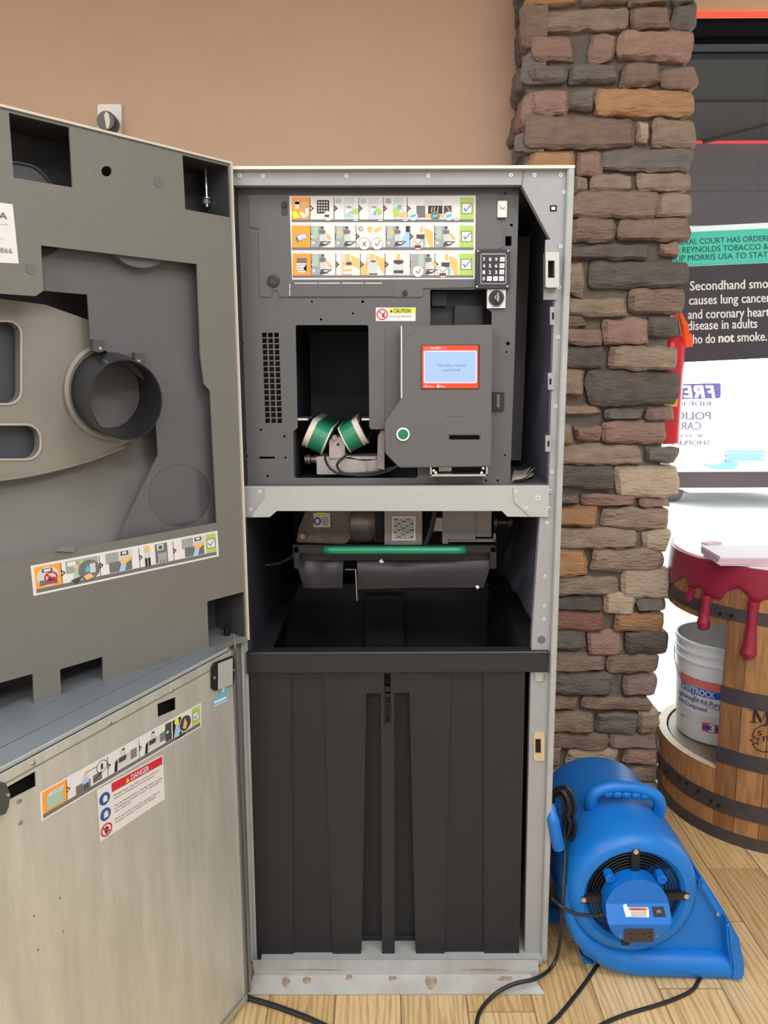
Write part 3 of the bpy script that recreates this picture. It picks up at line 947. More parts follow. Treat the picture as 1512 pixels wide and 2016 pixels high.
MB().cyl(F, *F.px(797, 577, CN), 0.0055, CN, CN + 0.005, 16).build('screw', blk, cp)
MB().plate(F, [(726, 642), (757, 642), (757, 845), (730, 845), (727, 840)], n0=PN, n1=PN + 0.002).build('cover_strip', dg2, cp)

# --- the three-row pictogram label
LN = CN + 0.0006


def strip_base(m, F, mp, x0, x1, y0, ym, y1, xo, xg, n, seps):
    m.rect(F, x0, y0, x1, ym, n + 0.0001, PI['W'], mp)
    m.rect(F, x0, ym, x1, y1, n + 0.0001, PI['S'], mp)
    m.rect(F, x0, y0, xo, ym, n + 0.0002, PI['O'], mp)
    m.rect(F, xg, y0, x1, ym, n + 0.0002, PI['G'], mp)
    h = ym - y0
    # tick box
    cx, cy, q = (xg + x1) / 2, (y0 + ym) / 2, h * 0.23
    m.rect(F, cx - q * 1.08, cy - q * 1.08, cx + q * 1.08, cy + q * 1.08, n + 0.0003, PI['D'], mp)
    m.rect(F, cx - q * 0.95, cy - q * 0.95, cx + q * 0.95, cy + q * 0.95, n + 0.0004, PI['W'], mp)
    m.line(F, cx - q * 0.6, cy - q * 0.1, cx - q * 0.2, cy + q * 0.55, q * 0.22, n + 0.0005, PI['N'], mp)
    m.line(F, cx - q * 0.25, cy + q * 0.55, cx + q * 0.85, cy - q * 0.8, q * 0.16, n + 0.0005, PI['N'], mp)
    for i, s in enumerate(seps):
        m.rect(F, s - h * 0.012, y0, s + h * 0.012, ym, n + 0.0006, PI['K'], mp)
        if i < len(seps):
            m.poly(F, [(s, cy - h * 0.16), (s + h * 0.17, cy), (s, cy + h * 0.16)], n + 0.0006, PI['K'], mp)
            m.text(F, str(i + 1), s + h * 0.015, cy + h * 0.055, s + h * 0.075, cy - h * 0.055, n + 0.0007, PI['W'], mp, bold=0.02)


def can_press(m, F, x, y0, y1, n, mp, hand=True):
    """compact picture: grey cabinet, dark press, pale door swinging out"""
    h = y1 - y0
    m.rect(F, x, y0, x + h * .55, y1, n, PI['M'], mp)
    m.rect(F, x + h * .05, y0 + h * .02, x + h * .3, y0 + h * .6, n + .0001, PI['P'], mp)
    m.rect(F, x + h * .45, y0 + h * .02, x + h * .58, y0 + h * .14, n + .0002, PI['D'], mp)
    m.rect(F, x + h * .36, y0 + h * .18, x + h * .66, y0 + h * .36, n + .0002, PI['S'], mp)
    m.poly(F, [(x + h * .38, y0 + h * .42), (x + h * .68, y0 + h * .42), (x + h * .58, y0 + h * .95), (x + h * .44, y0 + h * .95)], n + .0002, PI['L'], mp)
    m.poly(F, [(x + h * .35, y0 + h * .97), (x + h * .45, y0 + h * .72), (x + h * .95, y0 + h * .72), (x + h * .7, y0 + h * .92)], n + .0003, PI['D'], mp)
    m.poly(F, [(x + h * .5, y0 + h * .78), (x + h * .85, y0 + h * .76), (x + h * .66, y0 + h * .86)], n + .0004, PI['W'], mp)
    m.disc(F, x + h * .1, y0 + h * .8, h * .08, n + .0003, PI['L'], mp)
    if hand:
        m.poly(F, [(x + h * .68, y0 + h * .32), (x + h * .86, y0 + h * .42), (x + h * .96, y0 + h * .62), (x + h * .78, y0 + h * .6)], n + .0004, PI['T'], mp)


lb = MB()
lb.poly(F, [(569.5, 386), (936.5, 385), (935, 549.5), (575, 550.5)], LN, PI['W'])
N1, N2, N3, N4, N5 = LN + .0007, LN + .0008, LN + .0009, LN + .001, LN + .0011
# row 1
strip_base(lb, F, None, 574, 933, 388.5, 432, 437.5, 610.5, 905.5, LN, [610.5, 657.5, 706.5, 755, 801.5])
for x, y, w_, h_, k_ in ((581, 396, 8, 16, 'W'), (580, 397, 10, 5, 'C'), (593, 398, 12, 6, 'B'), (601, 410, 7, 12, 'V')):
    lb.rect(F, x, y, x + w_, y + h_, N1, PI[k_])
lb.poly(F, [(575, 417), (583, 416), (592, 428), (578, 430)], N1, PI['Y'])
lb.poly(F, [(591, 416), (608, 424), (598, 430), (590, 421)], N1, PI['V'])
lb.rect(F, 624, 394, 648, 420, N1, PI['K'])
for i in range(4):
    for j in range(4):
        lb.disc(F, 628 + 5.2 * i, 398.5 + 5.6 * j, 1.7, N2, PI['W'], seg=8)
lb.disc(F, 646, 425, 9.5, N3, PI['L'])
lb.disc(F, 646, 425, 8.8, N4, PI['W'])
lb.rect(F, 639, 422.5, 648, 427.5, N5, PI['D'])
for x0, kk in ((660, 'P'), (709, 'P'), (758, 'M')):
    lb.rect(F, x0 + 17, 389, x0 + 36, 432, N1, PI['L'])
    lb.rect(F, x0 + 1, 391, x0 + 12, 400, N1, PI[kk])
    lb.rect(F, x0 + 20, 402, x0 + 34, 420, N2, PI['V'])
    lb.rect(F, x0 + 22, 405, x0 + 32, 410, N3, PI['M'])
    lb.rect(F, x0 + 36, 428, x0 + 44, 435, N4, PI['W'])
    lb.rect(F, x0 + 38, 430, x0 + 42, 433, N5, PI['C'])
lb.poly(F, [(686, 418), (697, 411), (705, 410), (705, 420), (690, 421)], N4, PI['G'])
lb.poly(F, [(682, 421), (688, 417), (693, 427), (681, 427)], N5, PI['B'])
lb.poly(F, [(737, 412), (747, 409), (753, 418), (746, 424)], N4, PI['G'])
lb.rect(F, 735, 416, 741, 423, N5, PI['C'])
lb.poly(F, [(773, 414), (783, 404), (788, 424), (776, 428)], N4, PI['G'])
lb.rect(F, 784, 403, 790, 413, N5, PI['C'])
lb.poly(F, [(783, 418), (799, 417), (799, 428), (784, 426)], N5, PI['T'])
lb.rect(F, 836, 394, 872, 405, N1, PI['L'])
lb.rect(F, 820, 405, 837, 428, N2, PI['S'])
lb.rect(F, 843, 405, 871, 421, N2, PI['K'])
lb.rect(F, 874, 405, 889, 421, N2, PI['D'])
lb.rect(F, 838, 421, 875, 428, N2, PI['T'])
for x in (851, 856, 863):
    lb.line(F, x, 407, x - 2, 418, 1.6, N3, PI['T'])
lb.line(F, 880, 407, 886, 416, 1.4, N3, PI['T'])
for x, k_, kk in ((813.5, 'W', 'C'), (857, 'S', 'C'), (883.5, 'W', 'C')):
    lb.disc(F, x, 425.5, 9.2, N3, PI['M'])
    lb.disc(F, x, 425.5, 8.5, N4, PI[k_])
    lb.poly(F, [(x - 6, 424), (x + 5, 421), (x + 6, 426), (x - 5, 429)], N5, PI[kk])
lb.rect(F, 894, 427, 903, 434, N4, PI['W'])
lb.text(F, 'OK', 895.5, 432.5, 901.5, 428.5, N5, PI['D'])
# row 2
strip_base(lb, F, None, 574.5, 932.5, 444, 487, 492.5, 611.5, 904.5, LN, [611.5, 660, 701, 760, 807, 855.5])
lb.poly(F, [(580, 466), (601, 458.5), (605, 468), (585, 477)], N1, PI['N'])
lb.poly(F, [(581, 466.5), (600.5, 459.5), (604, 468), (585, 475.5)], N2, PI['W'])
lb.poly(F, [(582, 467), (585, 466), (588, 474), (585, 475)], N3, PI['D'])
lb.line(F, 588, 470, 600, 466, 3.5, N3, PI['B'])
can_press(lb, F, 613, 445, 486.5, N1, None)
can_press(lb, F, 661.5, 445, 486.5, N1, None, False)
lb.rect(F, 664, 457, 676, 463, N5, PI['T'])
lb.poly(F, [(723, 446), (733, 446), (731, 457), (724, 457)], N1, PI['T'])
lb.poly(F, [(735, 454), (747, 446), (753, 446), (741, 459)], N1, PI['T'])
lb.disc(F, 710, 450, 5, N1, PI['M'])
lb.disc(F, 711, 450, 2, N2, PI['W'])
for x, k_ in ((717, 'M'), (742.5, 'D')):
    lb.disc(F, x, 480, 12, N3, PI['D'])
    lb.disc(F, x, 480, 11.3, N4, PI['W'])
lb.line(F, 714, 476, 721, 485, 1.4, N5, PI['D'])
lb.line(F, 721, 475, 714, 485, 1.4, N5, PI['D'])
lb.line(F, 738, 479, 742, 484, 1.6, N5, PI['D'])
lb.line(F, 742, 484, 749, 473, 1.4, N5, PI['D'])
can_press(lb, F, 761, 445, 486.5, N1, None, False)
lb.rect(F, 766, 454, 776, 463, N5, PI['T'])
lb.rect(F, 799, 445, 806, 457, N2, PI['K'])
lb.poly(F, [(783, 486), (792, 468), (800, 456), (806, 458), (806, 486)], N1, PI['B'])
for y0_ in (444.5, 499.5):
    xa = 808 if y0_ < 450 else 857
    if y0_ > 450:
        xa = 857
    lb.poly(F, [(xa + 27, y0_ + 4), (xa + 44, y0_ + 12), (xa + 45, y0_ + 42), (xa + 38, y0_ + 42), (xa + 29, y0_ + 18)], N1, PI['T'])
    lb.rect(F, xa + 19, y0_ + 1, xa + 25, y0_ + 12, N1, PI['T'])
    lb.rect(F, xa + 12, y0_ + 17, xa + 28, y0_ + 26, N2, PI['D'])
    lb.rect(F, xa + 22, y0_ + 27, xa + 30, y0_ + 41, N1, PI['P'])
    lb.disc(F, xa + 15, y0_ + 36, 11.5, N3, PI['U'])
    lb.disc(F, xa + 15, y0_ + 36, 10.8, N4, PI['W'])
    lb.rect(F, xa + 8, y0_ + 38, xa + 21, y0_ + 44, N5, PI['U'])
    lb.line(F, xa + 8, y0_ + 30, xa + 15, y0_ + 37, 1.2, N5, PI['U'])
    lb.line(F, xa + 22, y0_ + 30, xa + 15, y0_ + 37, 1.2, N5, PI['U'])
can_press(lb, F, 857, 445, 486.5, N1, None)
# row 3
strip_base(lb, F, None, 576, 932, 499, 542, 547, 612.5, 904, LN, [612.5, 661, 709.5, 758, 807.5, 856])
lb.rect(F, 584, 508, 604, 518, N1, PI['S'])
for y_ in (518, 523, 528):
    lb.poly(F, [(584, y_), (602, y_ - 1), (603, y_ + 3.6), (583, y_ + 4)], N1, PI['W'])
    lb.line(F, 584, y_ + 4.2, 602, y_ + 3.6, 0.8, N2, PI['D'])
lb.poly(F, [(583, 532), (600, 531), (602, 536), (592, 537)], N1, PI['W'])
lb.poly(F, [(604, 519), (604, 535), (597, 529)], N1, PI['D'])
can_press(lb, F, 614, 500, 541.5, N1, None)
for xa in (662.5, 711):
    lb.rect(F, xa + 9, 500, xa + 15, 541.5, N1, PI['L'])
    lb.rect(F, xa + 17, 500, xa + 26, 514, N1, PI['T'])
    lb.poly(F, [(xa + 28, 502), (xa + 45, 510), (xa + 45, 530), (xa + 30, 520)], N1, PI['T'])
lb.rect(F, 674, 515, 692, 541, N2, PI['T'])
lb.poly(F, [(681, 517), (690, 515), (694, 521), (682, 522)], N3, PI['D'])
lb.rect(F, 676, 524, 692, 530, N3, PI['W'])
lb.rect(F, 676, 534, 692, 539, N3, PI['W'])
lb.poly(F, [(711, 528), (722, 514), (726, 516), (722, 541), (711, 541)], N2, PI['T'])
lb.poly(F, [(748, 508), (757, 508), (757, 541), (748, 528)], N2, PI['T'])
lb.rect(F, 728, 513, 742, 541, N3, PI['L'])
lb.rect(F, 730, 513, 740, 516, N4, PI['D'])
lb.poly(F, [(727, 534), (735, 536), (743, 532), (743, 538), (727, 538)], N4, PI['W'])
lb.rect(F, 727, 538, 743, 540.5, N4, PI['D'])
lb.rect(F, 775, 512, 794, 540, N1, PI['L'])
lb.poly(F, [(775, 512), (794, 512), (794, 518), (785, 521), (775, 518)], N2, PI['D'])
lb.rect(F, 775, 532, 794, 538, N2, PI['D'])
lb.rect(F, 781, 500, 788, 512, N2, PI['T'])
can_press(lb, F, 822, 500, 541.5, N1, None)
lb.rect(F, 809, 500, 830, 541, LN + .00065, PI['M'])
lb.disc(F, 823, 534, 12, N4, PI['D'])
lb.disc(F, 823, 534, 11.3, N5, PI['W'])
lb.line(F, 819, 533, 823, 538, 1.6, N5 + .0001, PI['D'])
lb.line(F, 823, 538, 829, 528, 1.4, N5 + .0001, PI['D'])
tag(lb.build('instruction_label', PM, cp, normals=False), 'white three-row pictogram label with orange and green end squares')

# caution label
lb = MB()
QN = PN + 0.0004
lb.poly(F, [(740, 605.5), (818.5, 605.5), (818, 632), (740, 632)], QN, PI['W'])
lb.rect(F, 765, 606.5, 817, 616.5, QN + .0002, PI['Y'])
lb.poly(F, [(767.5, 615), (770.5, 609), (773.5, 615)], QN + .0004, PI['K'])
lb.text(F, 'CAUTION', 775, 615.5, 808.5, 608, QN + .0004, PI['K'], bold=0.02)
lb.text(F, 'Do not move with hands', 766, 624, 810, 621.2, QN + .0004, PI['D'])
lb.ring(F, 752.5, 618.8, 11.2, 2.4, QN + .0004, PI['R'])
lb.line(F, 745, 612, 760, 626, 2.2, QN + .0005, PI['R'])
lb.poly(F, [(751, 624), (754, 617), (759, 612), (757, 619), (756, 625)], QN + .0003, PI['U'])
tag(lb.build('caution_label', PM, cp, normals=False), 'small white and yellow CAUTION label with a red prohibition ring')

# white push switch
m = MB().pbox(F, 980, 395, 998, 428, CN, CN + 0.006)
o = m.build('door_switch', pm('cream_plastic', (226, 222, 212), 0.4), rvm, bevel=0.001)
MB().lathe(F, *F.px(989, 406, CN), [(0.006, CN + 0.006), (0.0055, CN + 0.010), (1e-5, CN + 0.011)], 18).build('plunger', MATS['cream_plastic'], o)

# keypad
KN = PN + 0.004
kp = MB().plate(F, rnd(937, 491, 1004, 568, 2), n0=PN, n1=KN + 0.008).build('keypad', pm('keypad_black', (38, 38, 46), 0.45), rvm, bevel=0.0015)
KN += 0.0082
m = MB()
for a, b, c, e in ((946, 499, 997, 501), (946, 499, 947.6, 559), (995.4, 499, 997, 559), (945.5, 557.6, 996.5, 559)):
    m.rect(F, a, b, c, e, KN, 0)
m.build('keypad_border', pm('keypad_line_grey', (170, 168, 172), 0.5), kp, normals=False)
for r_, row in enumerate(('789', '456', '123', '0')):
    for c_, ch in enumerate(row):
        x, y = 953 + c_ * 12 - r_ * 0.25, 510.5 + r_ * 12.7
        m = MB().pbox(F, x - 4.8, y - 5, x + 4.8, y + 5, KN - 0.0004, KN + 0.0006, 0)
        m.text(F, ch, x - 2.4, y + 3.4, x + 2.4, y - 3.3, KN + 0.0009, 1, bold=0.03)
        m.build('key', [MATS['keypad_black'], white], kp)
for x, y, ch in ((989, 510.5, 'C'), (988.5, 523, 'E'), (988, 535.5, 'M'), (987.5, 548.5, 'A'), (975.5, 548.5, 'X'), (963.5, 548.5, 'OK')):
    m = MB().pbox(F, x - 4.4, y - 4.4, x + 4.4, y + 4.4, KN - 0.0004, KN + 0.0012, 0)
    if ch == 'X':
        m.text(F, ch, x - 2.0, y + 2.6, x + 2.0, y - 2.6, KN + 0.0015, 1)
    else:
        m.rect(F, x - 2.6, y - 0.8, x + 2.6, y + 0.9, KN + 0.0015, 1)
    m.build('key', [white, pm('key_legend_grey', (150, 150, 150), 0.5)], kp)
for x, y in ((941, 494.5), (1000.5, 494), (939, 564.5), (999, 564)):
    MB().lathe(F, *F.px(x, y, KN), [(0.0026, KN - 0.001), (0.002, KN + 0.0012), (1e-5, KN + 0.0016)], 12).build('screw', chrome, kp)
# rotary switch
rs_ = MB().pbox(F, 959.5, 569.5, 995, 606.5, PN + 0.003, PN + 0.006).build('rotary_switch', pm('white_switch_plate', (228, 224, 222), 0.4), rvm)
a, b = F.px(977, 586.5, PN + 0.006)
m = MB().lathe(F, a, b, [(0.0165, PN + 0.006), (0.0158, PN + 0.012), (1e-5, PN + 0.012)], 28)
m.build('dial', blk, rs_)
m = MB().lathe(F, a, b, [(0.006, PN + 0.012), (0.005, PN + 0.018), (0.0022, PN + 0.018), (0.002, PN + 0.014)], 18)
m.pbox(F, 979, 576, 982, 594, PN + 0.012, PN + 0.022)
m.build('switch_handle', steel, rs_)
m = MB()
for x0, y0, x1, y1 in ((970, 602.5, 986, 603.6), (988, 572, 992, 573), (991, 577, 992.4, 579.5), (974, 571.2, 982, 572)):
    m.rect(F, x0, y0, x1, y1, PN + 0.0064)
m.build('dial_marking', pm('marking_grey', (140, 140, 140), 0.6), rs_, normals=False)

# --- screen housing
HN = 0.012
hs = MB().plate(F, [(791, 641), (970, 639), (967, 919), (786, 921), (758, 892), (757, 832), (790, 783)], [[(884, 857), (945, 857), (945, 866), (884, 866)]], n0=PN - 0.02, n1=HN).build('screen_housing', dg2, rvm, bevel=0.002)
m = MB().plate(F, [(789, 642), (792, 641), (792, 784), (789, 784)], n0=HN - 0.012, n1=HN + 0.0006)
m.build('housing_edge', pm('bare_edge_steel', (206, 200, 196), 0.35, 0.4), hs)
MB().pbox(F, 882, 855, 947, 868, HN - 0.03, HN - 0.02).build('card_slot', vbl, hs)
scn = MB()
SN = HN + 0.0012


def emi(name, rgb, st_=1.0):
    return pm(name, (10, 10, 10), 0.3, emit=rgb, estr=st_)


scn.pbox(F, 829, 679, 943, 766, HN - 0.001, HN + 0.001, 4)
scn.rect(F, 830.5, 680, 941.5, 764.5, SN, 0)
scn.plate(F, rnd(834, 690, 939, 754.5, 3), n0=SN, n1=SN + 0.0003, mi=1)
scn.rect(F, 836.5, 692.5, 936.5, 752, SN + 0.0006, 2)
scn.text(F, 'ALARM', 847.5, 687.5, 867.5, 682.8, SN + .0004, 1, bold=0.03)
scn.text(F, 'RVM', 836.5, 687, 845.5, 683.8, SN + .0004, 5, bold=0.01)
scn.text(F, 'STOP', 869, 687, 878.5, 683.8, SN + .0004, 5, bold=0.01)
scn.text(F, 'Standby switch', 861.5, 722, 917, 716.4, SN + .0009, 3)
scn.text(F, 'operated!', 871.5, 730.6, 906, 725.4, SN + .0009, 3)
scn.rect(F, 836, 757.5, 841, 763, SN + .0004, 5)
scn.rect(F, 860, 757.5, 865, 763, SN + .0004, 1)
scn.text(F, 'Menu', 843, 762.5, 853.5, 758.5, SN + .0004, 1)
scn.text(F, 'Back', 867, 762.5, 876.5, 758.5, SN + .0004, 1)
tag(scn.build('touch_screen', [emi('screen_red', (255, 72, 20)), emi('screen_white', (255, 232, 246)), emi('screen_pale_blue', (180, 210, 255)), emi('screen_ink', (104, 122, 160)), blk, emi('screen_lilac', (214, 170, 240))], hs, normals=False), 'lit red-bordered alarm screen')
a, b = F.px(793.5, 855, HN)
MB().lathe(F, a, b, [(0.0145, HN), (0.0142, HN + 0.004), (0.0112, HN + 0.0045), (0.0108, HN + 0.002)], 28).build('button_ring', white, hs)
MB().lathe(F, a, b, [(0.0108, HN + 0.001), (0.0105, HN + 0.003), (1e-5, HN + 0.0034)], 28).build('push_button', pm('green_button', (16, 124, 82), 0.35), hs)
MB().plate(F, [(970, 772), (993, 772), (992, 808), (970, 808)], n0=PN, n1=PN + 0.008).build('connector', blk, rvm)
m = MB()
for i in range(8):
    m.rect(F, 978.5, 777 + 3.2 * i, 983.5, 778.6 + 3.2 * i, PN + 0.0085)
m.build('connector_pin', pm('pin_grey', (150, 150, 156), 0.4), rvm, normals=False)
m = MB()
for cx_, cy_, a_, b_ in ((825, 690, 190, 255), (760 + 40, 862, 150, 240)):
    P = [F.pw(cx_ + 32 * math.cos(math.radians(t)), cy_ + 38 * math.sin(math.radians(t)), HN) for t in range(a_, b_ + 1, 13)]
    MB().tube(P, 0.0009, 6).build('embossed_line', dg2, hs)
MB().tube([F.pw(873, 820, HN), F.pw(918, 820, HN)], 0.0008, 6).build('embossed_line', dg2, hs)
# receipt tray under the housing
rt = MB()
for x0, y0, x1, y1 in ((847, 919, 850, 937), (957, 919, 960, 937), (847, 934, 960, 937.5)):
    rt.pbox(F, x0, y0, x1, y1, PN, HN - 0.004)
tray = rt.build('receipt_tray', chrome, rvm)
MB().pbox(F, 850, 919, 957, 934, PN, PN + 0.004).build('tray_backing', vbl, rvm)
MB().pbox(F, 864, 920, 889, 928, PN + 0.004, PN + 0.015).build('paper_end', pm('cream_paper', (206, 200, 176), 0.7), rvm)
for x, y in ((854, 927), (858, 931), (951, 922), (948, 931)):
    MB().lathe(F, *F.px(x, y, HN - 0.01), [(0.004, HN - 0.02), (0.0034, HN - 0.006), (1e-5, HN - 0.005)], 12).build('tray_screw', chrome, rvm)
# --- conveyor drums in the well
grn = pm('green_belt', (34, 128, 92), 0.38, var=0.10, scale=30)
blt = pm('cream_belt_edge', (226, 216, 200), 0.6)


def drum(p0, p1, half, name):
    """end drum of a flat belt; p0,p1 = pixel ends of its axis on the plane PN-0.05, p0 the outer end"""
    n = PN - 0.06
    A, B = F.pw(*p0, n), F.pw(*p1, n)
    ax = (B - A).normalized()
    rad = half
    D = Frame(A, Vector((0, 1, 0)), ax.cross(Vector((0, 1, 0))))
    D.n = ax
    L = (B - A).length
    root = MB()
    # stadium loop: half round in front, running back into the well
    pts = []
    for i in range(17):
        t = math.pi / 2 + math.pi * i / 16
        pts.append((rad * math.cos(t), rad * math.sin(t)))
    pts += [(0.30, -rad), (0.30, rad)]

    def loop(k, n0, n1, mi, m):
        q = [((x * k if x < 0 else x), y * k) for x, y in pts]
        m.plate(D, q, n0=n0, n1=n1, loc=True, mi=mi)
    loop(1.0, 0.002, L - 0.001, 0, root)
    o = root.build(name, grn, rvm, bevel=0.0015, sharp=50)
    m = MB()
    loop(1.03, L - 0.001, L + 0.002, 0, m)
    m.build('belt_rim', blt, o)
    m = MB()
    loop(1.03, -0.001, 0.002, 0, m)
    loop(0.98, -0.0085, -0.001, 0, m)
    loop(1.04, -0.011, -0.0085, 0, m)
    m.build('belt_flange', blt, o)
    m = MB()
    loop(0.62, -0.013, -0.010, 0, m)
    m.build('drum_hub', blk, o)


hp = 28 * F.sc(660, 860, PN - 0.06)
drum((614, 855), (643, 868), hp, 'conveyor_belt')
hq = 27 * F.sc(690, 860, PN - 0.06)
drum((706, 852), (679, 866), hq, 'conveyor_belt')
m = MB()
m.pbox(F, 623, 899, 748, 934, PN - 0.13, PN - 0.05)
m.plate(F, [(648, 903), (648, 868), (655, 861), (670, 861), (679, 870), (679, 903)], n0=PN - 0.13, n1=PN - 0.045)
m.plate(F, [(679, 899), (686, 897), (712, 908), (730, 908), (748, 895), (748, 903), (679, 903)], n0=PN - 0.12, n1=PN - 0.05)
m.pbox(F, 719, 908, 723, 927, PN - 0.05, PN - 0.043)
gb = m.build('drive_gearbox', cast, rvm, bevel=0.0015)
MB().cyl(F, *F.px(658, 862, PN - 0.03), 0.0055, PN - 0.06, PN - 0.036, 16).build('shaft_end', steel, gb)
MB().cyl(F, *F.px(665, 876, PN - 0.03), 0.003, PN - 0.05, PN - 0.042, 12).build('bolt', blk, gb)
MB().plate(F, [(742, 922), (744, 860), (750, 848), (757, 848), (757, 925)], n0=PN - 0.04, n1=PN - 0.02).build('belt_bracket', steel, rvm, bevel=0.001)
for x0, x1 in ((586, 606), (712, 727)):
    MB().pbox(F, x0, 823.5, x1, 827.5, PN - 0.10, PN - 0.004).build('guide_bracket', chrome, rvm)
wn = PN - 0.03
m = MB()
for P in ([(641, 895), (641, 906), (652, 924), (676, 934), (720, 934), (772, 920)], [(684, 893), (668, 908), (664, 918), (676, 931), (712, 932), (760, 926), (786, 916)], [(700, 937), (735, 935), (770, 926), (790, 912)]):
    m.tube(spl([F.pw(x, y, wn) for x, y in P]), 0.0028, 8)
m.build('wiring', pm('cable_black', (28, 28, 32), 0.45), rvm)
m = MB()
for x, r_ in ((600, 0.010), (606, 0.013), (613, 0.008), (619, 0.011)):
    XF = Frame(F.pw(x, 904, PN - 0.09), (0, 1, 0), (0, 0, 1))
    MB().cyl(XF, 0, 0, r_, 0, 0.006, 18).build('shaft_collar', steel, rvm)

# --- crusher and drive motors under the beam
om = pm('oily_grey_casting', (116, 104, 96), 0.5, 0.25, rgb2=(86, 76, 70), scale=26, bump=0.4, bscale=160)
CN_ = -0.16
m = MB().plate(F, [(583, 1068), (588, 1040), (600, 1010), (610, 980), (690, 980), (690, 1060), (682, 1072)], n0=CN_ - 0.12, n1=CN_)
hz_ = m.build('gear_housing', om, rvm, bevel=0.004)
MB().cyl(F, *F.px(596, 1055, CN_), 0.0075, CN_, CN_ + 0.006, 6).build('bolt', steel, hz_)
lb = MB()
lb.rect(F, 617, 1010, 650, 1038, CN_ + 0.001, PI['L'])
lb.rect(F, 622, 1009, 640, 1016, CN_ + 0.0014, PI['Y'])
lb.disc(F, 625, 1026, 8, CN_ + 0.0014, PI['N'])
lb.rect(F, 622, 1022, 628, 1030, CN_ + 0.0018, PI['W'])
for i in range(5):
    lb.rect(F, 634, 1019 + 3.4 * i, 646, 1020.4 + 3.4 * i, CN_ + 0.0014, PI['D'])
lb.build('hazard_sticker', PM, hz_, normals=False)
XM = Frame(F.pw(684, 1040, CN_ - 0.03), (0, 1, 0), (0, 0, 1))
sx = F.sc(700, 1040, CN_)
MB().lathe(XM, 0.03, 0.012, [(0.02, 0), (0.052, 0.002 * 1), (0.056, 16 * sx), (0.054, 40 * sx), (0.048, 54 * sx), (0.02, 56 * sx)], 36).build('motor_dome', pm('scuffed_motor_grey', (104, 96, 92), 0.4, 0.4, rgb2=(146, 138, 132), scale=30), rvm)
m = MB()
for i in range(5):
    MB().pbox(F, 738 + 3.6 * i, 1000, 740.2 + 3.6 * i, 1068, CN_ - 0.05, CN_ - 0.01).build('motor_fin', blk, rvm)
m = MB().plate(F, rnd(757, 995, 831, 1075, 5), n0=CN_ - 0.05, n1=CN_ + 0.012)
tb = m.build('terminal_box', pm('terminal_box_grey', (150, 142, 138), 0.45, 0.2, var=0.08, scale=40), rvm, bevel=0.002)
lb = MB()
TN = CN_ + 0.0126
lb.rect(F, 772, 1017, 818, 1064, TN, PI['W'])
lb.rect(F, 775, 1020, 815, 1061, TN + .0003, PI['M'])
for i in range(9):
    for j in range(5):
        w_ = R.uniform(3, 7)
        lb.rect(F, 776 + 8 * j, 1021.5 + 4.3 * i, 776 + 8 * j + w_, 1023.5 + 4.3 * i, TN + .0006, PI['L' if (i + j) % 3 else 'D'])
lb.line(F, 777, 1054, 790, 1044, 3, TN + .0009, PI['T'])
lb.build('nameplate', PM, tb, normals=False)
for x, y in ((763, 1000), (824, 999), (763, 1070), (824, 1070)):
    MB().cyl(F, *F.px(x, y, TN), 0.0045, TN - 0.002, TN + 0.002, 14).build('screw', steel, tb)
m = MB()
m.pbox(F, 872, 990, 883, 1071, CN_ - 0.06, CN_ + 0.006)
m.pbox(F, 883, 990, 936, 1062, CN_ - 0.06, CN_ + 0.003)
m.pbox(F, 937.5, 990, 967, 1057, CN_ - 0.06, CN_ + 0.003)
m.pbox(F, 883, 1062, 976, 1067, CN_ - 0.06, CN_ - 0.002)
m.pbox(F, 972, 1050, 976, 1067, CN_ - 0.06, CN_ - 0.002)
m.build('gear_motor', pm('gear_motor_grey', (140, 134, 132), 0.45, 0.2, var=0.06, scale=60, bump=0.15, bscale=300), rvm, bevel=0.001)
XS = Frame(F.pw(970, 1028, CN_ - 0.02), (0, 1, 0), (0, 0, 1))
MB().lathe(XS, 0, 0, [(0.02, 0), (0.022, 0.008), (0.012, 0.010), (0.008, 0.011), (0.008, 0.034), (0.013, 0.036), (0.013, 0.046), (1e-4, 0.048)], 20).build('output_shaft', pm('dark_steel', (70, 68, 72), 0.4, 0.6), rvm)
MB().pbox(F, 852, 1020, 872, 1046, CN_ - 0.02, CN_).build('mounting_lug', cast, rvm, bevel=0.001)
m = MB()
m.tube(spl([F.pw(x, y, CN_ + 0.02) for x, y in ((856, 996), (853, 1020), (846, 1050), (834, 1078), (812, 1102), (795, 1106), (780, 1096), (772, 1080))]), 0.0065, 10)
m.build('cable_loop', MATS['cable_black'], rvm)
m = MB()
m.tube(spl([F.pw(x, y, -0.25) for x, y in ((488, 1080), (500, 1100), (520, 1112), (545, 1110), (572, 1098), (585, 1080))]), 0.005, 8)
m.build('cable_loop', MATS['cable_black'], rvm)
cr = [F.pw(x, y, -0.2) for x, y in ((1024, 1000), (1020, 1030), (1010, 1060), (1000, 1090), (992, 1120))]
cr = spl(cr, 12)
MB().tube(cr, [0.010 if i % 2 else 0.0125 for i in range(len(cr))], 12).build('conduit', blk, rvm)
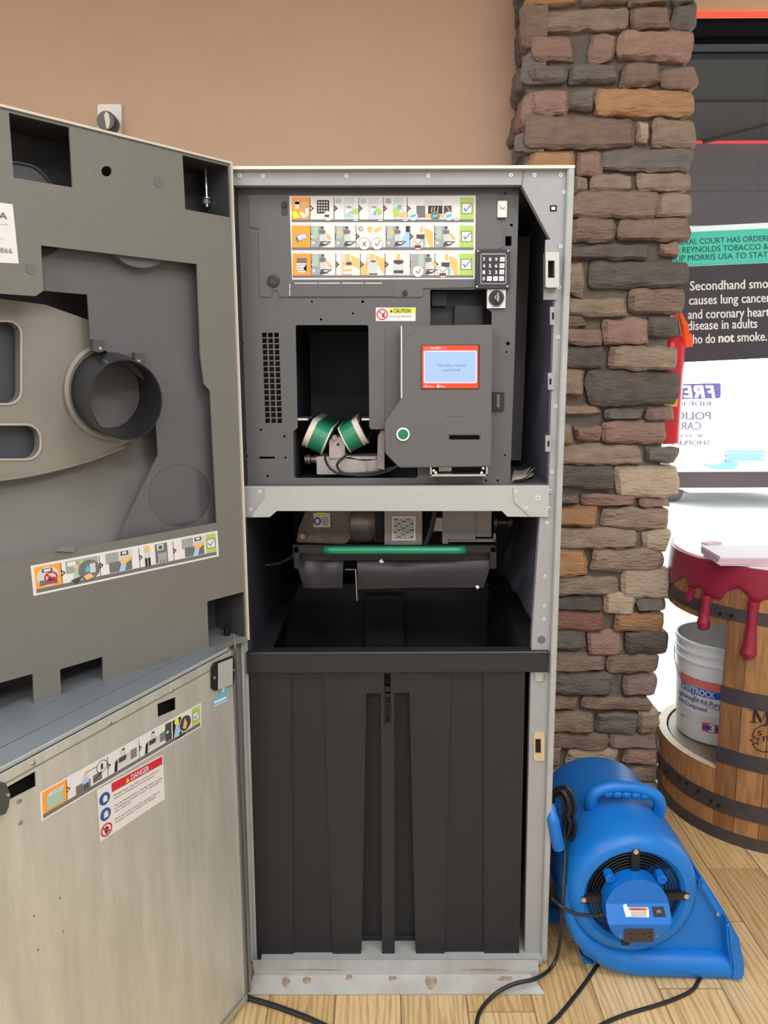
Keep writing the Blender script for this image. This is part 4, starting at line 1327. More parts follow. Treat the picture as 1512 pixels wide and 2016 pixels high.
# pull-out bar with green grip
GN_ = -0.05
gbar = MB()
gbar.pbox(F, 578, 1076, 977, 1088, GN_ - 0.02, GN_ - 0.008)
gbar.pbox(F, 578, 1076, 590, 1120, GN_ - 0.02, GN_ - 0.008)
gbar.pbox(F, 965, 1076, 977, 1120, GN_ - 0.02, GN_ - 0.008)
gb_ = gbar.build('pull_bar', blk, rvm, bevel=0.002)
gr = spl([F.pw(643, 1083.5, GN_ - 0.008), F.pw(646, 1083.5, GN_ + 0.004), F.pw(668, 1083.5, GN_ + 0.010), F.pw(780, 1083.5, GN_ + 0.010), F.pw(888, 1083.5, GN_ + 0.010), F.pw(908, 1083.5, GN_ + 0.004), F.pw(911, 1083.5, GN_ - 0.008)])
MB().tube(gr, 0.0092, 16).build('green_grip', pm('green_plastic_grip', (20, 128, 92), 0.3), gb_)
# rubber chute flaps
rub = pm('dark_rubber_sheet', (52, 51, 58), 0.42, var=0.08, scale=14)


def flap(pts_t, pts_b, n0, bulge, name):
    k = len(pts_t) - 1
    m = MB()
    vs, fs = [], []
    K, J = 14, 5
    for j in range(J + 1):
        for i in range(K + 1):
            s = i / K * k
            q = min(int(s), k - 1)
            f_ = s - q
            xt = pts_t[q][0] * (1 - f_) + pts_t[q + 1][0] * f_
            yt = pts_t[q][1] * (1 - f_) + pts_t[q + 1][1] * f_
            xb = pts_b[q][0] * (1 - f_) + pts_b[q + 1][0] * f_
            yb = pts_b[q][1] * (1 - f_) + pts_b[q + 1][1] * f_
            t = j / J
            n = n0 + bulge * math.sin(math.pi * min(1, t * 1.1)) * 0.5 + 0.006 * math.sin(6.28 * i / K)
            vs.append(F.pw(xt * (1 - t) + xb * t, yt * (1 - t) + yb * t, n))
    W = K + 1
    for j in range(J):
        for i in range(K):
            fs.append((j * W + i, j * W + i + 1, (j + 1) * W + i + 1, (j + 1) * W + i))
    o = len(vs)
    vs += [p - F.n * 0.004 for p in vs]
    fs += [tuple(x + o for x in reversed(f)) for f in fs]
    edge = [i for i in range(W)] + [j * W + K for j in range(1, J + 1)] + [J * W + i for i in range(K - 1, -1, -1)] + [j * W for j in range(J - 1, 0, -1)]
    for i in range(len(edge)):
        a, b = edge[i], edge[(i + 1) % len(edge)]
        fs.append((a, b, b + o, a + o))
    m.add(vs, fs)
    return m.build(name, rub, rvm)


flap([(582, 1104), (676, 1102)], [(598, 1158), (674, 1158)], -0.10, 0.02, 'chute_flap')
flap([(703, 1100), (790, 1104), (974, 1088)], [(704, 1160), (810, 1157), (952, 1157)], -0.10, 0.025, 'chute_flap')
MB().pbox(F, 584, 1086, 974, 1102, -0.13, -0.09).build('chute_header', blk, rvm)
MB().tube([F.pw(680, 1121, -0.06), F.pw(700, 1121, -0.06), F.pw(703, 1182, -0.06)], 0.0016, 6).build('wire_hook', chrome, rvm)
MB().plate(F, [(746, 1105), (751, 1100), (756, 1107), (750, 1109)], n0=-0.082, n1=-0.080).build('paper_scrap', white, rvm)
MB().plate(F, [(936, 1155), (940, 1152), (944, 1156), (940, 1160)], n0=-0.082, n1=-0.080).build('paper_scrap', white, rvm)

# ================================================================== UPPER DOOR (part of the machine)
hx_ = FRONT.px(468, 800, 0.03)[0]
UD = Frame((hx_, -0.03, 0), (0.6635, 0.7482, 0), (0, 0, 1))
LAST = pm('warm_grey_door_paint', (115, 114, 107), 0.5, var=0.03, scale=40, bump=0.15, bscale=300)
shell_m = pm('taupe_moulded_shell', (134, 130, 120), 0.5, var=0.03, scale=20)
inner_m = pm('slate_inner_sheet', (96, 95, 98), 0.45, var=0.03, scale=20)
U0 = -0.70
ztop, zbot = UD.px(300, 284)[1], UD.px(300, 1316)[1]


def UP(x, y, n=0.0):
    return UD.px(x, y, n)


ue = UP(470, 800)[0]
loc = lambda pts, n=0.0: [UP(x, y, n) for x, y in pts]
outer = [(U0, ztop), (ue, ztop), (ue, zbot), (U0, zbot)]
h_tl = loc([(17, 218), (136, 246), (143, 369), (27, 350)])
h_tl[0] = (h_tl[0][0], ztop - 0.006)
h_tl[1] = (h_tl[1][0], ztop - 0.006)
h_tr = loc([(359, 302), (449, 322), (452, 428), (365, 412)])
h_tr = [(h_tr[0][0], ztop - 0.006), (ue - 0.004, ztop - 0.006), (ue - 0.004, h_tr[2][1]), (h_tr[3][0], h_tr[3][1])]
xl_ = U0 + 0.06
z580, z1112 = UP(30, 581)[1], UP(4, 1108)[1]
h_win = loc([(81, 483), (388, 520), (395, 700), (402, 756), (414, 770), (427, 1029)]) + [(xl_, z1112), (xl_, z580)] + loc([(70, 583), (85, 573)])
h_rnd = loc(circ(210, 337, 10.5, 16))
h_br = loc([(408, 1184), (484, 1164), (486, 1243), (411, 1272)])
h_br = [h_br[0], (ue - 0.004, h_br[1][1]), (ue - 0.004, zbot + 0.006), (h_br[3][0], zbot + 0.006)]
h_b2 = loc([(118, 1318), (202, 1293), (204, 1347), (121, 1375)])
h_b2 = [h_b2[0], h_b2[1], (h_b2[2][0], zbot + 0.006), (h_b2[3][0], zbot + 0.006)]
h_b1 = loc([(-30, 1353), (65, 1326), (68, 1393), (-30, 1420)])
h_b1 = [h_b1[0], h_b1[1], (h_b1[2][0], zbot + 0.006), (h_b1[3][0], zbot + 0.006)]
ud = MB().plate(UD, outer, [h_tl, h_tr, h_win, h_rnd, h_br, h_b2, h_b1], n0=-0.0035, n1=0.0, loc=True).build('upper_door', LAST, rvm)
tag(ud, 'open grey upper door seen from its inner side')
sh = MB()
T = -0.115
sh.box(UD, U0, ue, zbot, ztop, T - 0.003, T)
sh.box(UD, U0, ue, ztop - 0.001, ztop + 0.003, T, -0.006, 0)
sh.box(UD, ue - 0.001, ue + 0.003, zbot - 0.003, ztop + 0.003, T, -0.006, 0)
sh.box(UD, U0, ue, ztop - 0.001, ztop + 0.003, -0.006, 0.004, 1)
sh.box(UD, ue - 0.001, ue + 0.003, zbot - 0.003, ztop + 0.003, -0.006, 0.005, 1)
sh.box(UD, U0, ue, zbot - 0.004, zbot, T, 0.004, 2)
sh.box(UD, U0 - 0.003, U0, zbot, ztop, T, 0.004, 1)
sh.build('door_shell', [pm('dark_shell_paint', (72, 72, 74), 0.5), pm('cream_door_edge', (206, 198, 184), 0.45), pm('grey_door_edge', (120, 120, 120), 0.4)], ud)
# inner sheet with its cut profile and the pale round window
isn = -0.030
m = MB()
m.plate(UD, loc([(40, 470), (392, 480), (400, 640), (440, 1050), (225, 1075), (311, 895), (308, 850), (300, 760), (178, 668), (172, 580), (60, 570)], isn), [loc(circ(354, 975, 62, 28), isn)], n0=isn - 0.003, n1=isn, loc=True)
m.build('inner_sheet', inner_m, ud)
MB().plate(UD, circ(354, 975, 61.6, 32), n0=isn - 0.006, n1=isn - 0.001).build('round_window', pm('smoked_round_window', (98, 96, 100), 0.22, 0.3), ud)
# the moulded outer cover, seen from behind
a, b = UP(205, 772, -0.07)
sm = MB()
pts = [(-60, 583), (0, 588), (90, 600), (180, 632), (250, 690), (285, 770), (270, 860), (200, 900), (120, 925), (40, 941), (-60, 948)]
def mirror_free(P, n):
    return loc(P, n)
hw1 = loc(rnd(-60, 632, 42, 796, 26), -0.06)
hw2 = loc(rnd(-60, 836, 80, 905, 28), -0.06)
hin = loc(circ(217, 772, 80, 32, 95), -0.06)
sm.plate(UD, loc(pts, -0.06), [hw1, hw2, hin], n0=-0.085, n1=-0.06, loc=True)
sm.build('moulded_cover', shell_m, ud, bevel=0.003)
m = MB()
for P in (rnd(-60, 632, 42, 796, 26), rnd(-60, 836, 80, 905, 28)):
    q = [UD.pw(x, y, -0.0595) for x, y in P]
    m.tube(q, 0.0022, 6, closed=True)
m.build('cover_bead', pm('pale_bead', (176, 172, 160), 0.45), ud)
MB().box(UD, U0 + 0.01, UP(120, 800, -0.08)[0], UP(40, 915, -0.08)[1], UP(40, 620, -0.08)[1], -0.095, -0.088).build('window_backing', pm('blue_grey_smoked', (66, 69, 76), 0.4), ud)
m = MB()
q = []
lower = []
for i in range(17):
    s = i / 16
    x0, y0 = -60 + s * 390, 940 - 14 * s - 105 * s ** 2.2
    lower.append((x0, y0))
vs, fs = [], []
for i, (x, y) in enumerate(lower):
    for j in range(7):
        t = j / 6
        yb = 1130 - 0.22 * (x + 60) * 0.4
        n = -0.085 + 0.045 * t ** 1.6
        vs.append(UD.pw(x - 20 * t, y * (1 - t) + yb * t, n))
for i in range(16):
    for j in range(6):
        fs.append((i * 7 + j, i * 7 + 7 + j, i * 7 + 8 + j, i * 7 + 1 + j))
m.add(vs, fs)
m.build('cover_skirt', pm('mid_grey_skirt', (112, 111, 108), 0.5), ud, normals=False)
m = MB()
P = [UD.pw(x, y, -0.058) for x, y in ((-60, 950), (0, 945), (60, 936), (130, 920), (190, 902), (245, 880))]
m.tube(spl(P), 0.003, 6)
m.build('cover_lip', shell_m, ud)
# inlet tube
rim_a, rim_b = UP(217, 772, -0.055)
rs1 = UD.sc(217, 772, -0.055)
ring = MB()
m = MB().lathe(UD, rim_a, rim_b, [(0.076, -0.062), (0.089, -0.058), (0.092, -0.052), (0.086, -0.048), (0.077, -0.052)], 40, close=True)
m.build('inlet_flange', shell_m, ud)
m = MB()
fa, fb = UP(250, 787, 0.035)
vs, fs = [], []
K = 44
for r_, aa, bb, n in ((0.080, rim_a, rim_b, -0.062), (0.076, rim_a * 0.7 + fa * 0.3, rim_b * 0.7 + fb * 0.3, -0.02), (0.0735, fa, fb, 0.035), (0.0705, fa, fb, 0.0355), (0.0690, rim_a * 0.7 + fa * 0.3, rim_b * 0.7 + fb * 0.3, -0.02), (0.068, rim_a, rim_b, -0.062)):
    for i in range(K):
        t = 2 * math.pi * i / K
        vs.append(UD.pt(aa + r_ * math.cos(t), bb + r_ * math.sin(t), n))
for j in range(6):
    j2 = (j + 1) % 6
    for i in range(K):
        fs.append((j * K + i, j * K + (i + 1) % K, j2 * K + (i + 1) % K, j2 * K + i))
m.add(vs, fs)
tube_ = m.build('inlet_tube', pm('glossy_black_plastic', (30, 34, 42), 0.28), ud)
MB().cyl(UD, rim_a, rim_b, 0.070, -0.074, -0.068, 32).build('inlet_backing', pm('mauve_grey_backing', (118, 112, 112), 0.5), ud)
m = MB()
for k in range(9):
    t = math.radians(205 + k * 7)
    p = UD.pt(rim_a + 0.079 * math.cos(t), rim_b + 0.079 * math.sin(t), -0.045)
    m.tube([p, p + UD.n * 0.014 + UD.w * 0.002], 0.0024, 5)
m.build('tube_rib', blk, ud)
for (x0, y0, x1, y1), (sx_, sy_) in (((184, 668, 206, 691), (196, 686)), ((266, 694, 288, 716), (272, 711))):
    m = MB().plate(UD, [(x0, y0), (x1, y0 + 2), (x1, y1), ((x0 + x1) / 2, y1 + 3), (x0, y1)], n0=isn, n1=isn + 0.012)
    m.lathe(UD, *UP(sx_, sy_, isn + 0.012), [(0.0035, isn + 0.012), (0.003, isn + 0.015), (1e-5, isn + 0.0155)], 12, 1)
    m.build('tube_clip', [pm('clip_steel', (92, 92, 92), 0.4, 0.5), chrome], ud)
# plugs, bolt, clip
for x, y, r_ in ((311, 358, 10.5), (60, 529, 11)):
    MB().cyl(UD, *UP(x, y), r_ * UD.sc(x, y), 0.0, 0.0012, 24).build('hole_plug', pm('dull_grey_plug', (104, 103, 104), 0.55), ud)
pk = -0.07
m = MB().tube([UD.pw(404, 318, pk), UD.pw(407, 392, pk)], 0.0032, 10)
m.cyl(Frame(UD.pw(407, 396, pk), (1, 0, 0), (0, 1, 0)), 0, 0, 0.011, 0.004, 0.006, 20, 0)
m.cyl(Frame(UD.pw(407, 396, pk), (1, 0, 0), (0, 1, 0)), 0, 0, 0.0085, -0.006, 0.003, 6, 0)
m.cyl(Frame(UD.pw(407, 396, pk), (1, 0, 0), (0, 1, 0)), 0, 0, 0.0045, -0.012, -0.006, 12, 0)
m.build('adjuster_bolt', chrome, ud)
m = MB().plate(UD, loc([(392, 330), (422, 330), (414, 392), (400, 392)], pk - 0.015), n0=pk - 0.02, n1=pk - 0.015, loc=True)
m.build('bolt_bracket', blk, ud)
m = MB().tube([UD.pw(446, 1232, -0.05), UD.pw(447, 1250, -0.05)], 0.007, 12)
m.build('hinge_pin', blk, ud)
m = MB()
arc = [UD.pw(x, y, -0.075) for x, y in ((22, 319), (45, 322), (70, 330), (92, 350), (108, 372))]
m.tube(spl(arc), 0.002, 6)
m.plate(UD, loc([(10, 320), (45, 323), (70, 332), (92, 352), (108, 380), (10, 380)], -0.078), n0=-0.085, n1=-0.078, loc=True)
m.build('arched_rib', inner_m, ud)
m = MB().plate(UD, loc([(83, 483), (118, 487), (110, 495), (97, 502), (83, 506)], -0.025), n0=-0.028, n1=-0.025, loc=True)
m.build('corner_guard', blk, ud)
q = [UP(290 + 60 * math.cos(math.radians(t)) - 20, 480 + 50 * math.sin(math.radians(t)), isn) for t in range(0, 181, 12)]
MB().plate(UD, q, n0=isn, n1=isn + 0.02, loc=True).build('boss', inner_m, ud, bevel=0.006)
MB().plate(UD, loc([(108, 1084), (118, 1077), (148, 1076), (140, 1086)]), n0=0.0, n1=0.006, loc=True).build('door_clip', pm('grey_clip', (120, 119, 118), 0.4), ud)


def quad(F, c, n=0.0):
    """bilinear map from (s 0..1, t 0..1 downwards) to local coordinates of the frame"""
    P = [F.px(x, y, n) for x, y in c]

    def mp(s, t):
        return tuple((P[0][i] * (1 - s) + P[1][i] * s) * (1 - t) + (P[3][i] * (1 - s) + P[2][i] * s) * t for i in (0, 1))
    return mp


def person(m, F, mp, x, y, h, n, body='B'):
    m.disc(F, x, y + h * .12, h * .1, n, PI['T'], mp)
    m.poly(F, [(x - h * .16, y + h * .26), (x + h * .16, y + h * .26), (x + h * .2, y + h * .66), (x - h * .2, y + h * .66)], n, PI[body], mp)
    m.rect(F, x - h * .14, y + h * .64, x - h * .03, y + h, n, PI['D'], mp)
    m.rect(F, x + h * .03, y + h * .64, x + h * .14, y + h, n, PI['D'], mp)


# strip on the upper door:   x in units of strip height, width W
lb = MB()
qm = quad(UD, [(60, 1114), (428, 1044.5), (431, 1095), (66, 1173.5)], 0.0006)
W = 6.4
mp = lambda x, y: qm(x / W, y)
lb.rect(UD, 0, 0, W, 1, 0.0006, PI['W'], mp)
strip_base(lb, UD, mp, 0.09, W - 0.09, 0.08, 0.80, 0.93, 0.86, W - 0.50, 0.0006, [0.86, 2.05, 3.38, 4.62])
n1, n2, n3, n4 = .0013, .0016, .0019, .0022
lb.disc(UD, 0.46, 0.45, 0.33, n1, PI['L'], mp)
lb.rect(UD, 0.2, 0.55, 0.72, 0.72, n2, PI['S'], mp)
lb.rect(UD, 0.3, 0.18, 0.6, 0.3, n2, PI['D'], mp)
lb.rect(UD, 0.35, 0.2, 0.55, 0.28, n3, PI['W'], mp)
lb.ring(UD, 0.54, 0.5, 0.2, 0.05, n3, PI['R'], mp)
lb.line(UD, 0.4, 0.38, 0.68, 0.62, 0.05, n3, PI['R'], mp)
lb.rect(UD, 0.44, 0.5, 0.66, 0.62, n2, PI['U'], mp)
lb.rect(UD, 1.0, 0.08, 2.0, 0.5, n1, PI['M'], mp)
lb.rect(UD, 1.05, 0.12, 1.3, 0.26, n2, PI['W'], mp)
lb.rect(UD, 1.42, 0.1, 1.52, 0.24, n2, PI['G'], mp)
lb.poly(UD, [(1.2, 0.7), (1.26, 0.36), (1.5, 0.34), (1.5, 0.7)], n2, PI['P'], mp)
lb.disc(UD, 1.3, 0.3, 0.07, n3, PI['T'], mp)
lb.poly(UD, [(1.1, 0.74), (1.5, 0.66), (1.3, 0.9)], n4, PI['D'], mp)
lb.disc(UD, 1.7, 0.5, 0.34, n3, PI['S'], mp)
lb.rect(UD, 1.72, 0.3, 1.9, 0.62, n4, PI['L'], mp)
lb.poly(UD, [(1.56, 0.5), (1.66, 0.32), (1.74, 0.54), (1.62, 0.58)], n4, PI['C'], mp)
lb.poly(UD, [(1.5, 0.68), (1.7, 0.62), (1.84, 0.76), (1.6, 0.84)], n4, PI['T'], mp)
for xb in (2.25, 4.95):
    lb.rect(UD, xb, 0.08, xb + .42, 0.44, n1, PI['M'], mp)
    lb.rect(UD, xb + .1, 0.42, xb + .86, 0.78, n1, PI['S'], mp)
    lb.rect(UD, xb + .4, 0.08, xb + .9, 0.42, n1, PI['L'], mp)
    lb.rect(UD, xb + .5, 0.1, xb + .76, 0.24, n2, PI['D'], mp)
    lb.rect(UD, xb + .55, 0.12, xb + .7, 0.2, n3, PI['W'], mp)
    lb.poly(UD, [(xb + .4, 0.8), (xb + .5, 0.5), (xb + .68, 0.5), (xb + .6, 0.8)], n3, PI['B'], mp)
    lb.poly(UD, [(xb + .44, 0.48), (xb + .56, 0.34), (xb + .84, 0.3), (xb + .84, 0.42), (xb + .62, 0.56)], n4, PI['T'], mp)
lb.rect(UD, 3.95, 0.08, 4.4, 0.78, n1, PI['S'], mp)
lb.rect(UD, 4.02, 0.1, 4.26, 0.32, n2, PI['L'], mp)
lb.rect(UD, 4.08, 0.15, 4.2, 0.28, n3, PI['D'], mp)
lb.rect(UD, 4.04, 0.42, 4.36, 0.7, n2, PI['M'], mp)
for k in range(3):
    lb.disc(UD, 4.06 + .11 * k, 0.74, 0.025, n3, PI['W'], mp)
lb.disc(UD, 3.66, 0.17, 0.11, n2, PI['T'], mp)
lb.rect(UD, 3.56, 0.26, 3.76, 0.52, n2, PI['L'], mp)
lb.rect(UD, 3.57, 0.5, 3.65, 0.8, n2, PI['K'], mp)
lb.rect(UD, 3.68, 0.5, 3.76, 0.8, n2, PI['K'], mp)
tag(lb.build('instruction_label', PM, ud, normals=False), 'four-step pictogram strip with an orange start square')
# service label at the left of the upper door
lb = MB()
n0 = 0.0008
LQ = lambda x, y: UD.px(x, y, n0)
lb.poly(UD, [(-60, 391), (25, 402), (37, 519), (-60, 514)], n0, PI['W'])
lb.text(UD, 'A', -3, 431, 14, 418, n0 + .0006, PI['D'], mp=lambda x, y: UD.px(x, y + (x - 0) * .5 * .12, n0))
lb.text(UD, 'service', -30, 443, 15, 439.5, n0 + .0006, PI['M'])
lb.text(UD, 'com', -14, 471, 7, 467.5, n0 + .0006, PI['M'])
lb.text(UD, '866', 0, 497, 24, 487, n0 + .0006, PI['S'], mp=lambda x, y: UD.px(x, y + x * .1, n0))
tag(lb.build('service_label', PM, ud, normals=False), 'cream label ending in the letter A and 866')

# ================================================================== LOWER DOOR (part of the machine)
LD = Frame((-0.318, -0.100, 0), (0.419, 0.908, 0), (0, 0, 1))
galv = pm('galvanised_sheet', (206, 207, 198), 0.4, 0.45, var=0.13, scale=5, stretch=(6, 6, 0.7), bump=0.08, bscale=90)
LP = lambda x, y, n=0.0: LD.px(x, y, n)
lz1 = LP(230, 1402)[1]
lz0 = 0.018
L0 = -0.70
le_ = LP(464, 1500)[0]
hA = loc2 = [LP(x, y) for x, y in ((310, 1386), (346, 1372), (346, 1397), (311, 1412))]
hB = [LP(x, y) for x, y in ((13, 1550), (70, 1518), (71, 1548), (16, 1576))]
small = []
for x, y in ((118, 1768), (68, 1804), (125, 1834), (76, 1870), (434, 1443), (395, 1575)):
    a, b = LP(x, y)
    small.append([(a + 0.0022 * math.cos(t), b + 0.0022 * math.sin(t)) for t in [k * math.pi / 4 for k in range(8)]])
ld = MB().plate(LD, [(L0, lz0), (le_, lz0), (le_, lz1), (L0, lz1)], [hA, hB] + small, n0=-0.002, n1=0.0, loc=True).build('lower_door', galv, rvm)
tag(ld, 'open lower door lined with streaky galvanised sheet')
m = MB()
for z in (lz1 - 0.017,):
    m.box(LD, L0, le_ - 0.01, z - 0.0009, z + 0.0009, 0.0, 0.0008)
m.build('fold_line', pm('fold_grey', (134, 130, 118), 0.5, 0.4), ld)
sh = MB()
T = -0.19
sh.box(LD, L0, le_ + 0.02, lz0 - 0.006, lz1 + 0.002, T - 0.003, T)
sh.box(LD, L0, le_ + 0.0, lz1 - 0.001, lz1 + 0.002, T, -0.010)
sh.box(LD, L0, le_, lz1 + 0.002, lz1 + 0.0045, -0.075, -0.066)
sh.box(LD, L0, le_, lz1 + 0.002, lz1 + 0.004, -0.135, -0.130)
sh.box(LD, L0, le_, lz1 - 0.012, lz1 + 0.004, -0.0115, -0.009, 1)
sh.box(LD, L0, le_, lz0 - 0.008, lz0 - 0.004, T, 0.006, 2)
sh.box(LD, L0, le_, lz0 - 0.008, lz0 + 0.004, 0.004, 0.007, 2)
sh.build('door_shell', [pm('blue_grey_shell_paint', (112, 118, 124), 0.42), pm('pale_shell_lip', (176, 178, 178), 0.4), pm('pale_channel_steel', (186, 182, 166), 0.4, 0.5)], ld)
MB().box(LD, L0, le_, lz1 - 0.010, lz1 - 0.002, -0.009, -0.0025).build('door_gap_shade', vbl, ld)  # black strip painting the dark gap behind the sheet's top edge
m = MB()
m.box(LD, le_, le_ + 0.006, lz0, lz1, -0.004, 0.003, 0)
m.box(LD, le_ + 0.006, le_ + 0.012, lz0, lz1, -0.008, -0.002, 1)
m.box(LD, le_ + 0.012, le_ + 0.020, lz0, lz1, -0.004, 0.004, 0)
m.build('hinge_strip', [pm('hinge_grey', (128, 128, 126), 0.4, 0.4), pm('hinge_groove', (82, 82, 84), 0.5)], ld)
A0 = LD.pt(le_ + 0.018, 0, 0)
B0_ = Vector((F.px(479, 1600)[0], -0.014, 0))
m = MB()
m.add([Vector((p.x + dx, p.y, z)) for dx in (0, -0.004) for p, z in ((A0, 0.012), (B0_, 0.012), (B0_, lz1), (A0, lz1))], [(0, 1, 2, 3), (7, 6, 5, 4), (0, 4, 5, 1), (1, 5, 6, 2), (2, 6, 7, 3), (3, 7, 4, 0)])
m.build('hinge_leaf', pm('hinge_leaf_grey', (168, 168, 164), 0.4, 0.3), ld)
MB().box(LD, L0, le_, lz1 - 0.14, lz1 - 0.04, -0.03, -0.02).build('slot_backing', vbl, ld)
for x, y in ((338, 1360), (216, 1424), (65, 1503), (37, 1577), (39, 1619)):
    a, b = LP(x, y)
    MB().lathe(LD, a, b, [(0.0042, 0.0), (0.0036, 0.0022), (0.0015, 0.0026), (0.0012, 0.001), (1e-5, 0.001)], 14).build('screw', pm('zinc_screw', (176, 172, 158), 0.35, 0.7), ld)
# reflector
m = MB()
c = quad(LD, [(417, 1307), (461, 1290), (461, 1345), (417, 1362)], 0.004)
cx = [c(s, t) for s, t in ((0.0, 0.12), (0.12, 0.0), (0.95, 0.0), (1.0, 0.3), (1.0, 0.7), (0.95, 1.0), (0.12, 1.0), (0.0, 0.85))]
m.plate(LD, cx, n0=0.0, n1=0.006, loc=True)
rf = m.build('reflector', blk, ld, bevel=0.001)
m = MB()
g0, g1 = 0.2, 0.84
cell = lambda s, t: c(g0 + (g1 - g0) * s, 0.04 + 0.92 * t)
m.plate(LD, [cell(0, 0), cell(1, 0), cell(1, 1), cell(0, 1)], n0=0.006, n1=0.008, loc=True)
m.build('reflector_face', pm('reflector_dark', (58, 58, 58), 0.25, 0.4), rf)
m = MB()
for i in range(13):
    m.plate(LD, [cell(i / 12.3, 0), cell(i / 12.3 + .03, 0), cell(i / 12.3 + .03, 1), cell(i / 12.3, 1)], n0=0.008, n1=0.0088, loc=True)
for i in range(13):
    m.plate(LD, [cell(0, i / 12.3), cell(1, i / 12.3), cell(1, i / 12.3 + .03), cell(0, i / 12.3 + .03)], n0=0.008, n1=0.0088, loc=True)
m.build('reflector_prism_grid', pm('reflector_silver', (226, 226, 220), 0.35, 0.2), rf)
for s in (0.08, 0.94):
    a, b = c(s, 0.52)
    MB().lathe(LD, a, b, [(0.0035, 0.006), (0.003, 0.008), (1e-5, 0.0083)], 12).build('screw', steel, rf)
# arrow sticker
lb = MB()
c = quad(LD, [(420, 1352), (447, 1344), (447, 1380), (420, 1393)], 0.0006)
c2 = lambda s, t: c(s, t)
sky = pm('sky_blue_sticker', (110, 184, 216), 0.5)
lb.poly(LD, [(0.42, 0.05), (0.98, 0.0), (1, 1), (0, 1), (0, 0.62), (0.42, 0.56)], 0.0006, 0, c2)
lb.poly(LD, [(0.72, 0.08), (0.9, 0.26), (0.78, 0.26), (0.78, 0.44), (0.66, 0.44), (0.66, 0.28), (0.54, 0.3)], 0.001, 1, c2)
lb.rect(LD, 0.06, 0.72, 0.94, 0.84, 0.001, 1, c2)
lb.rect(LD, 0.03, 0.93, 0.98, 0.97, 0.001, 1, c2)
tag(lb.build('arrow_sticker', [sky, white], ld, normals=False), 'small sky-blue sticker with a white up arrow')
# strip on the lower door
lb = MB()
qm = quad(LD, [(78, 1560), (395.5, 1383), (397, 1430), (80.5, 1618)], 0.0006)
W = 7.0
mp = lambda x, y: qm(x / W, y)
lb.rect(LD, 0, 0, W, 1, 0.0006, PI['W'], mp)
strip_base(lb, LD, mp, 0.08, W - 0.08, 0.06, 0.80, 0.94, 0.92, W - 0.52, 0.0006, [0.92, 2.5, 3.85, 5.1])
lb.rect(LD, 0.2, 0.3, 0.78, 0.72, n2, PI['P'], mp)
lb.poly(LD, [(0.2, 0.3), (0.3, 0.16), (0.84, 0.16), (0.78, 0.3)], n2, PI['L'], mp)
lb.line(LD, 0.4, 0.24, 0.7, 0.2, 0.03, n3, PI['G'], mp)
lb.rect(LD, 1.25, 0.5, 1.8, 0.8, n1, PI['S'], mp)
person(lb, LD, mp, 1.62, 0.18, 0.6, n2)
lb.rect(LD, 1.9, 0.46, 2.25, 0.74, n1, PI['S'], mp)
lb.line(LD, 1.95, 0.66, 2.18, 0.5, 0.06, n2, PI['U'], mp)
lb.line(LD, 1.6, 0.2, 2.1, 0.2, 0.02, n2, PI['D'], mp)
lb.ring(LD, 2.26, 0.3, 0.22, 0.02, n2, PI['D'], mp)
lb.rect(LD, 2.22, 0.2, 2.3, 0.4, n2, PI['K'], mp)
for xb in (2.75, 4.1):
    lb.rect(LD, xb + .12, 0.34, xb + .7, 0.72, n1, PI['L'], mp)
    lb.poly(LD, [(xb, 0.78), (xb + .05, 0.42), (xb + .16, 0.36), (xb + .12, 0.78)], n2, PI['K'], mp)
    lb.rect(LD, xb + .2, 0.36, xb + .52, 0.54, n2, PI['D'], mp)
    lb.rect(LD, xb + .3, 0.14, xb + .5, 0.32, n2, PI['L'], mp)
    lb.rect(LD, xb + .34, 0.08, xb + .46, 0.14, n3, PI['K'], mp)
    lb.line(LD, xb + .5, 0.52, xb + .66, 0.4, 0.06, n3, PI['T'], mp)
    lb.rect(LD, xb + .72, 0.32, xb + .98, 0.66, n2, PI['S'], mp)
    for k in range(4):
        lb.rect(LD, xb + .74 + .06 * k, 0.34, xb + .76 + .06 * k, 0.64, n3, PI['M'], mp)
lb.rect(LD, 5.12, 0.08, 5.4, 0.78, n1, PI['D'], mp)
lb.disc(LD, 5.2, 0.42, 0.05, n2, PI['W'], mp)
lb.rect(LD, 5.46, 0.1, 5.9, 0.8, n1, PI['K'], mp)
lb.poly(LD, [(5.5, 0.8), (5.62, 0.3), (5.8, 0.3), (5.86, 0.6), (5.74, 0.84)], n2, PI['B'], mp)
lb.disc(LD, 5.66, 0.2, 0.12, n3, PI['Y'], mp)
lb.disc(LD, 6.12, 0.46, 0.34, n2, PI['W'], mp)
lb.disc(LD, 6.1, 0.46, 0.3, n3, PI['D'], mp)
lb.poly(LD, [(5.95, 0.6), (6.08, 0.24), (6.2, 0.5), (6.1, 0.7)], n4, PI['T'], mp)
lb.poly(LD, [(5.55, 0.9), (5.6, 0.84), (6.1, 0.84), (6.02, 0.9)], n4, PI['K'], mp)
tag(lb.build('instruction_label', PM, ld, normals=False), 'slanting pictogram strip with an orange end square')
lb = MB()
qm = quad(LD, [(190.5, 1555), (321, 1485), (324.5, 1573), (197, 1658)], 0.0006)
mp = lambda x, y: qm(x, y)
lb.rect(LD, 0, 0, 1, 1, 0.0006, PI['W'], mp)
lb.rect(LD, 0.2, 0.03, 0.98, 0.2, 0.0010, PI['R'], mp)
lb.poly(LD, [(0.4, 0.17), (0.43, 0.08), (0.46, 0.17)], 0.0014, PI['Y'], mp)
lb.text(LD, 'DANGER', 0.48, 0.17, 0.76, 0.06, 0.0014, PI['W'], mp, bold=0.02)
